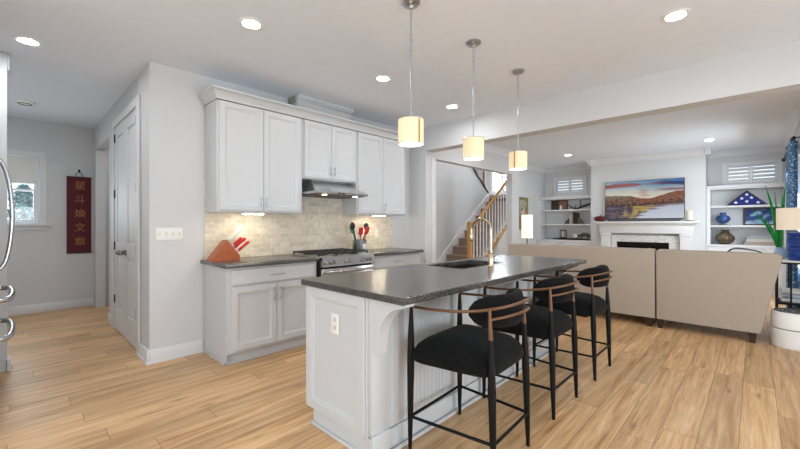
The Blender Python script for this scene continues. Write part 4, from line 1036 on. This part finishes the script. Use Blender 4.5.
# ---------------------------------------------------------------- fireplace, television
o = thing('fireplace', 'white mantelpiece with marble surround under the television', 'fireplace', (9.25, 1.73, 0))
m = B(9.10, 9.378, 0.77, 2.664, 1.288, 1.328, bev=0.006); m.build('mantel_shelf', M['trim'], o)
m = B(9.18, 9.378, 0.88, 2.55, 1.075, 1.235, bev=0.003); m.rings([[(9.378, 0.88, 1.2355), (9.18, 0.88, 1.2355), (9.18, 2.55, 1.2355), (9.378, 2.55, 1.2355)], [(9.378, 0.80, 1.2875), (9.12, 0.80, 1.2875), (9.12, 2.634, 1.2875), (9.378, 2.634, 1.2875)]]); m.build('frieze', M['trim'], o)
for a, b in ((0.895, 1.10), (2.325, 2.53)):
    m = B(9.20, 9.378, a + 0.015, b - 0.015, 0.0, 1.02); m.box(9.185, 9.378, a, b, 1.02, 1.074, bev=0.004); m.box(9.185, 9.378, a, b, 0.0, 0.16, bev=0.004); m.build('pilaster', M['trim'], o)
m = B(9.26, 9.379, 1.101, 2.324, 0.885, 1.028); m.box(9.26, 9.379, 1.101, 1.27, 0.0, 0.885); m.box(9.26, 9.379, 2.215, 2.324, 0.0, 0.885); m.build('surround', M['marble'], o)
m = B(9.265, 9.275, 1.27, 2.215, 0.80, 0.885); m.box(9.50, 9.52, 1.27, 2.215, 0.02, 0.885); m.box(9.265, 9.52, 1.27, 1.28, 0.02, 0.80); m.box(9.265, 9.52, 2.205, 2.215, 0.02, 0.80); m.build('firebox', M['black'], o)
o = thing('television', 'large flat television over the mantel showing an autumn lake at dusk', 'television', (9.35, 1.74, 1.38))
Ya, Yb, Za, Zb = 1.022, 2.472, 1.378, 2.205
B(9.325, 9.372, Ya, Yb, Za, Zb, bev=0.004).build('casing', M['blackp'], o)
B(9.372, 9.379, 1.5, 2.0, 1.6, 2.0).build('wall_bracket', M['black'], o)
def lake(s, t):
    x = s * 1.78
    hill = 0.60 + 0.03 * math.sin(s * 5 + 1.2) + 0.11 * ss(0.55, 1.0, s) - 0.05 * ss(0.30, 0.50, s) * (1 - ss(0.55, 0.85, s)) + 0.012 * nz(x * 9, 0.3)
    shore = 0.33 + 0.05 * ss(0.35, 1.0, s) + 0.012 * nz(x * 7, 4)
    if t > hill:
        h = (t - hill) / (1 - hill)
        c = mixc((222, 214, 196), mixc((150, 186, 206), (66, 128, 188), s), ss(0.05, 0.9, h))
        c = mixc(c, (244, 236, 214), 0.7 * math.exp(-((s - 0.50) / 0.22) ** 2) * (1 - h))
        n = nz(x * 1.6, t * 7.5, 1) * 0.7 + nz(x * 4, t * 17, 2) * 0.4
        band = math.exp(-((t - 0.89 - 0.03 * math.sin(3 * s)) / 0.06) ** 2)
        k = ss(-0.15, 0.3, n * 1.1 + band * 0.75 - 0.32)
        c = mixc(c, mixc(mixc((148, 96, 108), (168, 78, 66), 0.5 + nz(x * 5, t * 9, 5)), (46, 62, 108), ss(0.55, 0.9, s)), k * (0.35 + 0.65 * band))
        b2 = math.exp(-((t - 0.745) / 0.03) ** 2) * ss(0.6, 0.85, s)
        return mixc(c, (132, 88, 118), b2 * 0.9)
    if t > shore:
        u = (t - shore) / (hill - shore)
        n = nz(x * 20, t * 26, 7)
        c = mixc((112, 66, 50), (164, 98, 62), 0.5 + n)
        c = mixc(c, (124, 124, 104), (1 - ss(0.2, 0.5, s)) * u * 0.85)
        c = mixc(c, (78, 52, 58), ss(0.0, 0.4, nz(x * 16, t * 18, 9) + 0.30 - u * 0.6))
        c = mixc(c, (196, 168, 92), ss(0.22, 0.44, nz(x * 26, t * 20, 3)) * (1 - u) * 0.7)
        trees = ss(0.0, 0.25, nz(x * 34, 0.0, 11) * 0.6 + 0.32 - u * 1.2)
        return mixc(c, (44, 38, 46), trees * (1 - 0.5 * s))
    d_ = (shore - t) / shore
    w_ = nz(x * 3, t * 30, 12)
    c = mixc((196, 204, 224), (220, 226, 236), d_ + 0.3 * w_)
    c2 = mixc((70, 58, 74), (186, 160, 84), ss(0.15, 0.5, s + 0.35 * nz(x * 9, t * 6, 2)) * (1 - ss(0.6, 0.78, s)))
    c2 = mixc(c2, (120, 100, 120), ss(0.0, 0.4, w_))
    c2 = mixc(c2, (176, 132, 128), ss(0.6, 0.8, s) * 0.6)
    k = ss(0.0, 0.35, 0.62 - d_ * (0.35 + 1.4 * ss(0.35, 0.8, s)) - 0.30 * ss(0.5, 0.9, s) + 0.25 * w_)
    return mixc(c, c2, k)
painted('screen', (9.3245, Yb - 0.008, Za + 0.014), (0, -1, 0), (0, 0, 1), Yb - Ya - 0.016, Zb - Za - 0.022, 200, 112, lake, M['screen'], o)
# sound bar: a low bar on the mantel
o = B(9.20, 9.30, 1.08, 2.39, 1.3285, 1.368, bev=0.006).build('sound_bar', M['dgrey'], lab='long low grey sound bar on the mantel under the television', cat='sound bar')
# pumpkin
pc = (9.19, 2.535, 1.3285)
o = thing('pumpkin', 'dark red pumpkin on the end of the mantel', 'pumpkin', pc)
prf = [(0.02, 0.006), (0.07, 0.001), (0.105, 0.020), (0.124, 0.056), (0.114, 0.094), (0.07, 0.118), (0.02, 0.108)]
m = Mesh(); m.lathe(pc, prf, n=64, wob=lambda t: 0.055 * abs(math.sin(PI * 9 * t)) - 0.03); m.build('pumpkin_body', mat('dark_red_skin', RGB(84, 12, 20), 0.4, var=0.15), o, ang=80)
m = Mesh(); m.tube([(pc[0], pc[1], pc[2] + 0.105), (pc[0], pc[1] - 0.004, pc[2] + 0.13), (pc[0], pc[1] - 0.02, pc[2] + 0.155)], [0.014, 0.009, 0.008], 8); m.build('stem', M['darkwood'], o)
# candle
cc = (9.22, 0.935, 1.3285)
o = thing('candle', 'ivory pillar candle in a glass holder at the end of the mantel beside the television', 'candle', cc)
m = Mesh(); m.lathe(cc, [(0.052, 0.012), (0.056, 0.014), (0.056, 0.20), (0.05, 0.207), (0.0, 0.200)], cap1=False); m.build('wax', mat('ivory_wax', RGB(226, 216, 192), 0.5, var=0.03), o)
m = Mesh(); m.lathe(cc, [(0.075, 0.0), (0.085, 0.004), (0.085, 0.010), (0.05, 0.0115)]); m.build('plate', M['darkwood'], o)
m = Mesh(); m.cyl((cc[0], cc[1], cc[2] + 0.20), (cc[0], cc[1], cc[2] + 0.218), 0.002, n=6); m.build('wick', M['black'], o)

# ---------------------------------------------------------------- built-in bookcases in the alcoves
def bookcase(lab, y0, y1, shelves, top):
    o = thing('built_in_bookcase', lab, 'bookcase', (9.75, (y0 + y1) / 2, 0))
    f, b = 9.56, 9.948
    y0 += 0.002; y1 -= 0.002; s = 0.055
    B(f, b, y0, y0 + s, 0.872, top).build('side_panel', M['trim'], o); B(f, b, y1 - s, y1, 0.872, top).build('side_panel', M['trim'], o)
    B(9.925, b, y0 + s, y1 - s, 0.872, top - 0.06).build('back_panel', M['trim'], o)
    B(f - 0.02, b, y0, y1, top, top + 0.045, bev=0.006).build('top_board', M['trim'], o)
    B(f, b, y0 + s, y1 - s, top - 0.03, top - 0.001).build('head_rail', M['trim'], o)
    for z in shelves: B(f + 0.005, 9.924, y0 + s + 0.0005, y1 - s - 0.0005, z - 0.035, z, bev=0.003).build('shelf', M['trim'], o)
    B(9.44, b, y0, y1, 0.10, 0.835).build('base_body', M['trim'], o); B(9.47, b, y0, y1, 0.0, 0.0995).build('toe_kick', M['trim'], o)
    B(9.415, b, y0, y1, 0.8355, 0.871, bev=0.005).build('counter_board', M['trim'], o)
    n = 2; wd = (y1 - y0 - 0.06) / n
    for i in range(n):
        a = y0 + 0.03 + wd * i
        m = Mesh(); m.panel((9.44, a + wd - 0.003, 0.13), (0, -1, 0), ZA, (-1, 0, 0), wd - 0.006, 0.68, DOOR_RINGS); d = m.build('door', M['trim'], o)
        k = Mesh(); yy = a + (wd - 0.05 if i == 0 else 0.05); k.ball((9.395, yy, 0.74), 0.013); k.cyl((9.419, yy, 0.74), (9.40, yy, 0.74), 0.006); k.build('knob', M['nickel'], d)
    return o
bookcase('white built-in bookcase holding the driftwood, between the stairs and the fireplace', 2.785, 4.12, (1.632, 1.27), 1.925)
bookcase('white built-in bookcase holding the flag case, between the fireplace and the curtain', -0.43, 0.701, (1.625, 1.245), 1.975)

def frame_pic(name, lab, cat, y0, y1, z0, z1, X, fr, frm, fn, nx=24, ny=18, th=0.025, group=None):
    o = thing(name, lab, cat, (X, (y0 + y1) / 2, z0), group)
    m = Mesh(); m.panel((X, y1, z0), (0, -1, 0), ZA, (-1, 0, 0), y1 - y0, z1 - z0, [(0, 0), (0, th), (fr * 0.3, th + 0.004), (fr, th - 0.006)]); m.build('frame', frm, o)
    painted('picture', (X - th + 0.0045, y1 - fr, z0 + fr), (0, -1, 0), (0, 0, 1), y1 - y0 - 2 * fr, z1 - z0 - 2 * fr, nx, ny, fn, M['canvas'], o)
    return o
# --- things in the driftwood bookcase
S1, S2, S3 = 1.6325, 1.2705, 0.8715
def brown_pic(s, t):
    c = mixc((70, 54, 42), (150, 96, 72), ss(0.35, 0.6, s + 0.25 * nz(s * 6, t * 5, 1)))
    c = mixc(c, (196, 150, 130), ss(0.1, 0.4, nz(s * 7, t * 7, 4)) * ss(0.4, 0.6, s)); return mixc(c, (40, 36, 30), ss(0.2, 0.5, nz(s * 5, t * 6, 8)))
frame_pic('picture_frame', 'brown framed picture standing on the upper shelf beside the driftwood', 'picture', 3.485, 3.905, S1, S1 + 0.255, 9.88, 0.022, M['darkwood'], brown_pic)
o = thing('figurine', 'small white figurine in front of the brown framed picture', 'figurine', (9.74, 3.61, S1))
m = Mesh(); m.lathe((9.74, 3.61, S1), [(0.03, 0.001), (0.04, 0.012), (0.026, 0.05), (0.034, 0.075), (0.018, 0.095), (0.0, 0.098)], cap1=False); m.build('figure', M['white'], o); m = Mesh(); m.ball((9.74, 3.61, S1 + 0.112), 0.02); m.build('head', M['white'], o)
o = thing('driftwood', 'dark branching driftwood on the upper shelf of the bookcase', 'driftwood', (9.74, 3.15, S1))
dy = lambda u: 3.40 - (u - 566) * 0.0212
m = Mesh(); m.tube(smooth_curve([(9.74, 3.43, S1 + 0.13), (9.75, 3.34, S1 + 0.055), (9.74, 3.22, S1 + 0.022), (9.74, 3.14, S1 + 0.05), (9.73, 3.03, S1 + 0.09), (9.74, 2.93, S1 + 0.12), (9.75, 2.885, S1 + 0.14), (9.74, 2.868, S1 + 0.06)], 4), [0.008 + 0.018 * math.sin(PI * i / 28) for i in range(29)], 8); m.build('trunk', M['darkwood'], o)
m = Mesh(); m.tube([(9.74, 3.13, S1 + 0.05), (9.73, 3.125, S1 + 0.14), (9.74, 3.14, S1 + 0.20), (9.74, 3.10, S1 + 0.235)], [0.018, 0.012, 0.010, 0.006], 8); m.tube([(9.74, 3.13, S1 + 0.18), (9.74, 3.17, S1 + 0.235)], [0.009, 0.005], 6); m.tube([(9.74, 3.24, S1 + 0.03), (9.72, 3.25, S1 + 0.09), (9.72, 3.21, S1 + 0.115)], [0.012, 0.008, 0.004], 6); m.build('branch', M['darkwood'], o)
def book(y, w_, h_, d_, z, colr, lab, grp):
    o = thing('book', lab, 'book', (9.78, y + w_ / 2, z), grp)
    B(9.70 + 0.008, 9.70 + d_, y + 0.004, y + w_ - 0.004, z + 0.006, z + h_ - 0.006).build('pages', M['cream'], o)
    cm = mat('book_cover', colr, 0.5, var=0.05)
    m = B(9.70, 9.70 + d_ + 0.005, y, y + 0.0035, z, z + h_); m.box(9.70, 9.70 + d_ + 0.005, y + w_ - 0.0035, y + w_, z, z + h_); m.box(9.697, 9.7065, y, y + w_, z, z + h_, bev=0.002); m.build('cover', cm, o)
BG = 'books between the bookends'
book(3.34, 0.040, 0.27, 0.18, S2, RGB(196, 190, 180), 'pale book on the side of the picture frame between the bookends', BG)
book(3.296, 0.042, 0.285, 0.19, S2, RGB(150, 146, 140), 'grey book between the pale and the black books', BG)
book(3.248, 0.046, 0.29, 0.19, S2, RGB(28, 28, 28), 'tall black book next to the grey book', BG)
book(3.206, 0.040, 0.28, 0.19, S2, RGB(44, 40, 38), 'dark brown-black book at the fireplace end of the row', BG)
for y, s, lab in ((3.383, 1, 'bronze bookend leaning on the pale book'), (3.203, -1, 'bronze bookend leaning on the black books')):
    o = thing('bookend', lab, 'bookend', (9.80, y, S2), 'pair of bookends')
    m = Mesh(); m.prism([(9.73, y, S2 + 0.001), (9.73, y + s * 0.14, S2 + 0.001), (9.73, y + s * 0.11, S2 + 0.06), (9.73, y + s * 0.05, S2 + 0.12), (9.73, y, S2 + 0.17)], (0.10, 0, 0)); m.build('wedge', M['bronze'], o)
    B(9.72, 9.84, min(y, y + s * 0.17), max(y, y + s * 0.17), S2 + 0.0002, S2 + 0.001).build('base_plate', M['bronze'], o)
# lower shelf: plank tray with frame, clock, animal
o = thing('driftwood_tray', 'long dark wooden tray on the counter of the driftwood bookcase', 'tray', (9.72, 3.34, S3))
m = Mesh(); m.tube(smooth_curve([(9.70, 3.80, S3 + 0.0225), (9.70, 3.66, S3 + 0.0235), (9.71, 3.40, S3 + 0.0235), (9.70, 3.10, S3 + 0.0235), (9.70, 2.90, S3 + 0.0225)], 5), [0.011 + 0.011 * math.sin(PI * i / 20) for i in range(21)], 8, flat=3.0); m.build('tray_body', M['darkwood'], o, ang=80)
T3 = S3 + 0.0455
o = thing('lantern', 'small dark photo lantern on the wooden tray', 'lantern', (9.70, 3.53, T3))
z0, y0, y1 = T3, 3.475, 3.600
m = Mesh()
for y in (y0, y1 - 0.014):
    for x in (9.64, 9.75): m.box(x, x + 0.014, y, y + 0.014, z0, z0 + 0.20)
m.box(9.636, 9.768, y0 - 0.004, y1 + 0.004, z0, z0 + 0.02); m.box(9.636, 9.768, y0 - 0.004, y1 + 0.004, z0 + 0.185, z0 + 0.205); m.build('frame', M['darkwood'], o)
m = Mesh(); m.lathe((9.70, 3.5375, z0 + 0.0205), [(0.03, 0), (0.03, 0.13), (0, 0.13)], cap1=False); m.build('candle', M['cream'], o)
o = thing('mantel_clock', 'small round white clock on the wooden tray between the lantern and the animal', 'clock', (9.66, 3.225, T3))
m = Mesh(); m.tube([(9.67, 3.225, T3 + 0.058), (9.71, 3.225, T3 + 0.058)], 0.056, 28); m.build('case', M['bronze'], o)
m = Mesh(); m.tube([(9.664, 3.225, T3 + 0.058), (9.6695, 3.225, T3 + 0.058)], 0.050, 28); m.build('dial', M['white'], o)
m = B(9.661, 9.6638, 3.223, 3.227, T3 + 0.056, T3 + 0.092); m.box(9.661, 9.6638, 3.20, 3.226, T3 + 0.056, T3 + 0.060); m.build('hands', M['black'], o)
o = thing('animal_figurine', 'brown crouching animal figurine on the wooden tray', 'figurine', (9.70, 3.02, T3))
m = Mesh(); m.tube(smooth_curve([(9.70, 3.135, T3 + 0.055), (9.70, 3.08, T3 + 0.085), (9.70, 3.00, T3 + 0.092), (9.70, 2.93, T3 + 0.08), (9.70, 2.885, T3 + 0.04)], 4), [0.02, 0.026, 0.034, 0.040, 0.044, 0.046, 0.048, 0.046, 0.044, 0.045, 0.046, 0.044, 0.040, 0.034, 0.028, 0.022, 0.014], 10)
for y in (3.085, 2.945):
    for x in (9.675, 9.725): m.tube([(x, y, T3 + 0.07), (x, y + 0.008, T3 + 0.03), (x, y + 0.012, T3 + 0.001)], [0.018, 0.012, 0.012], 8)
m.ball((9.70, 3.145, T3 + 0.062), 0.03, 0.034, 0.026)
m.build('body', M['bronze'], o, ang=80)
# --- things in the flag bookcase
R1, R2, R3 = 1.6255, 1.2455, 0.8715
o = thing('flag_case', 'triangular case with a folded blue starred flag on the top shelf', 'flag case', (9.72, 0.12, R1))
ya, yb, yc, hz = 0.415, -0.185, 0.115, 0.29
def tri(i, x): # inset triangle
    cy, cz = yc, hz * 0.36
    k = 1 - i
    return [(x, cy + (ya - cy) * k, R1 + cz + (0.001 - cz) * k), (x, cy + (yb - cy) * k, R1 + cz + (0.001 - cz) * k), (x, cy, R1 + cz + (hz - cz) * k)]
m = Mesh(); m.rings([tri(0.0, 9.76), tri(0.0, 9.66), tri(0.11, 9.658), tri(0.13, 9.675)]); m.build('case', M['darkwood'], o)
m = Mesh(); m.rings([tri(0.14, 9.674), tri(0.14, 9.669), tri(0.3, 9.664)]); fl = m.build('flag', mat('navy_flag', RGB(26, 40, 120), 0.8, var=0.25, vscale=14), o)
def star(y, z, r):
    pts = []
    for k in range(10):
        a = PI / 2 + PI * k / 5; rr = r if k % 2 == 0 else r * 0.42
        pts.append((9.6635, y + rr * math.cos(a), z + rr * math.sin(a)))
    m = Mesh(); m.prism(pts, (-0.003, 0, 0)); m.build('star', M['whitefab'], fl)
for y, z in ((0.185, 0.135), (0.05, 0.145), (0.27, 0.058), (-0.04, 0.052), (0.115, 0.075), (0.115, 0.205)): star(y, R1 + z, 0.034)
o = thing('plate_vase', 'blue and white round vase on a small dark stand, middle shelf', 'vase', (9.74, 0.46, R2))
c3 = (9.74, 0.462, R2)
m = Mesh(); m.tube([(9.70, 0.53, R2 + 0.006), (9.74, 0.462, R2 + 0.026), (9.70, 0.394, R2 + 0.006)], 0.006, 8); m.tube([(9.80, 0.462, R2 + 0.006), (9.74, 0.462, R2 + 0.026)], 0.006, 8); m.build('stand', M['black'], o)
m = Mesh(); m.lathe(c3, [(0.03, 0.034), (0.085, 0.06), (0.115, 0.11), (0.112, 0.15), (0.09, 0.185), (0.05, 0.20), (0.045, 0.235), (0.058, 0.25), (0.03, 0.25)]); m.build('vase_body', mat('blue_white_glaze', RGB(52, 78, 132), 0.15, var=0.85, vscale=16), o)
def wave_pic(s, t):
    c = mixc((28, 66, 128), (150, 190, 214), ss(0.0, 0.5, nz(s * 4, t * 4, 3) + 0.35 - abs(s - 0.45) * 1.3))
    c = mixc(c, (22, 44, 96), ss(0.1, 0.4, nz(s * 6, t * 5, 9))); return mixc(c, (196, 216, 226), ss(0.0, 0.2, 0.22 - t + 0.12 * math.sin(s * 9)) * 0.8)
frame_pic('picture_frame', 'blue painting in a dark frame leaning on the middle shelf behind the lamp', 'picture', -0.34, 0.165, R2, R2 + 0.335, 9.90, 0.024, mat('walnut_frame', RGB(86, 66, 44), 0.4, var=0.15), wave_pic)
o = thing('bronze_vase', 'squat ribbed bronze vase on the counter of the flag bookcase', 'vase', (9.70, 0.43, R3))
m = Mesh(); m.lathe((9.70, 0.43, R3), [(0.07, 0.001), (0.125, 0.05), (0.150, 0.11), (0.138, 0.16), (0.075, 0.225), (0.052, 0.255), (0.072, 0.29), (0.060, 0.29), (0.04, 0.255), (0.0, 0.25)], n=72, cap1=False, wob=lambda t: 0.03 * abs(math.sin(12 * PI * t))); m.build('vase_body', M['bronze'], o, ang=60)
for i, (colr, d_, lab) in enumerate(((RGB(160, 142, 130), 0.42, 'pale pink-grey book at the bottom of the stack'), (RGB(186, 180, 172), 0.38, 'off-white book in the middle of the stack'), (RGB(150, 150, 156), 0.34, 'light grey book on top of the stack'))):
    z = R3 + 0.0005 + i * 0.062
    o = thing('book', lab + ' on the bookcase counter', 'book', (9.70, -0.06, z), 'stack of books on the counter')
    y0, y1 = -0.06 - d_ / 2, -0.06 + d_ / 2
    B(9.59, 9.83, y0 + 0.006, y1 - 0.006, z + 0.005, z + 0.054).build('pages', M['cream'], o)
    m = B(9.58, 9.84, y0, y1, z, z + 0.0048); m.box(9.58, 9.84, y0, y1, z + 0.0542, z + 0.059); m.box(9.576, 9.586, y0, y1, z, z + 0.059, bev=0.002); m.build('cover', mat('book_cover', colr, 0.6, var=0.04), o)

# ---------------------------------------------------------------- art and lamp by the stair column
def art_pic(s, t):
    c = mixc((110, 120, 100), (170, 168, 150), t); d = math.hypot((s - 0.5) * 1.0, (t - 0.5) * 1.2)
    c = mixc(c, (206, 176, 160), ss(0.38, 0.15, d + 0.1 * nz(s * 6, t * 6, 2))); return mixc(c, (84, 60, 58), ss(0.15, 0.45, nz(s * 8, t * 7, 6)))
o = thing('framed_painting', 'small framed painting in an olive-gold frame behind the glowing lamp', 'painting', (8.65, 4.118, 1.1))
ax0, ax1, az0, az1 = 8.36, 8.90, 1.135, 1.925
m = Mesh(); m.panel((ax0, 4.118, az0), XA, ZA, (0, -1, 0), ax1 - ax0, az1 - az0, [(0, 0), (0, 0.02), (0.03, 0.03), (0.075, 0.016)]); m.build('frame', mat('olive_gold', RGB(134, 126, 78), 0.45, 0.2, var=0.2, vscale=20), o)
painted('picture', (ax0 + 0.076, 4.1015, az0 + 0.076), XA, ZA, ax1 - ax0 - 0.152, az1 - az0 - 0.152, 20, 28, art_pic, M['canvas'], o)
fx, fy = 7.98, 3.70
o = thing('floor_lamp', 'floor lamp with a tall glowing paper shade beside the stair column', 'lamp', (fx, fy, 0))
m = Mesh(); m.lathe((fx, fy, 0), [(0.13, 0.0), (0.13, 0.015), (0.02, 0.025)]); m.build('base', M['black'], o)
m = Mesh(); m.cyl((fx, fy, 0.025), (fx, fy, 0.97), 0.010); m.build('pole', M['black'], o)
m = Mesh(); m.box(fx - 0.09, fx + 0.09, fy - 0.09, fy + 0.09, 0.955, 1.475, bev=0.004); m.build('lamp_shade', M['lampglow'], o)
# tree outside the hall window
o = thing('garden_tree', 'blue-green tree outside the hall window', 'tree', (0.15, 12.2, -0.15))
m = Mesh(); m.tube([(0.15, 12.2, -0.15), (0.17, 12.2, 0.8), (0.15, 12.2, 1.7)], [0.08, 0.06, 0.03], 8); m.build('trunk', M['darkwood'], o)
m = Mesh()
for i in range(900):
    a = random.uniform(0, 2 * PI); h_ = random.random(); r_ = 0.62 * (1 - h_) ** 0.7 * random.uniform(0.3, 1.0) + 0.03
    c = Vector((0.15 + r_ * math.cos(a), 12.2 + r_ * math.sin(a), 0.4 + h_ * 1.75)); d_ = Vector((random.gauss(0, 1), random.gauss(0, 1), random.gauss(0, 0.7))).normalized()
    e_ = d_.orthogonal().normalized() * 0.035
    v = [m.bm.verts.new(c - d_ * 0.08), m.bm.verts.new(c + e_), m.bm.verts.new(c + d_ * 0.08), m.bm.verts.new(c - e_)]; m.bm.faces.new(v)
m.build('foliage', mat('spruce_leaf', RGB(96, 146, 150), 0.8, var=0.3, vscale=3), o, smooth=False)
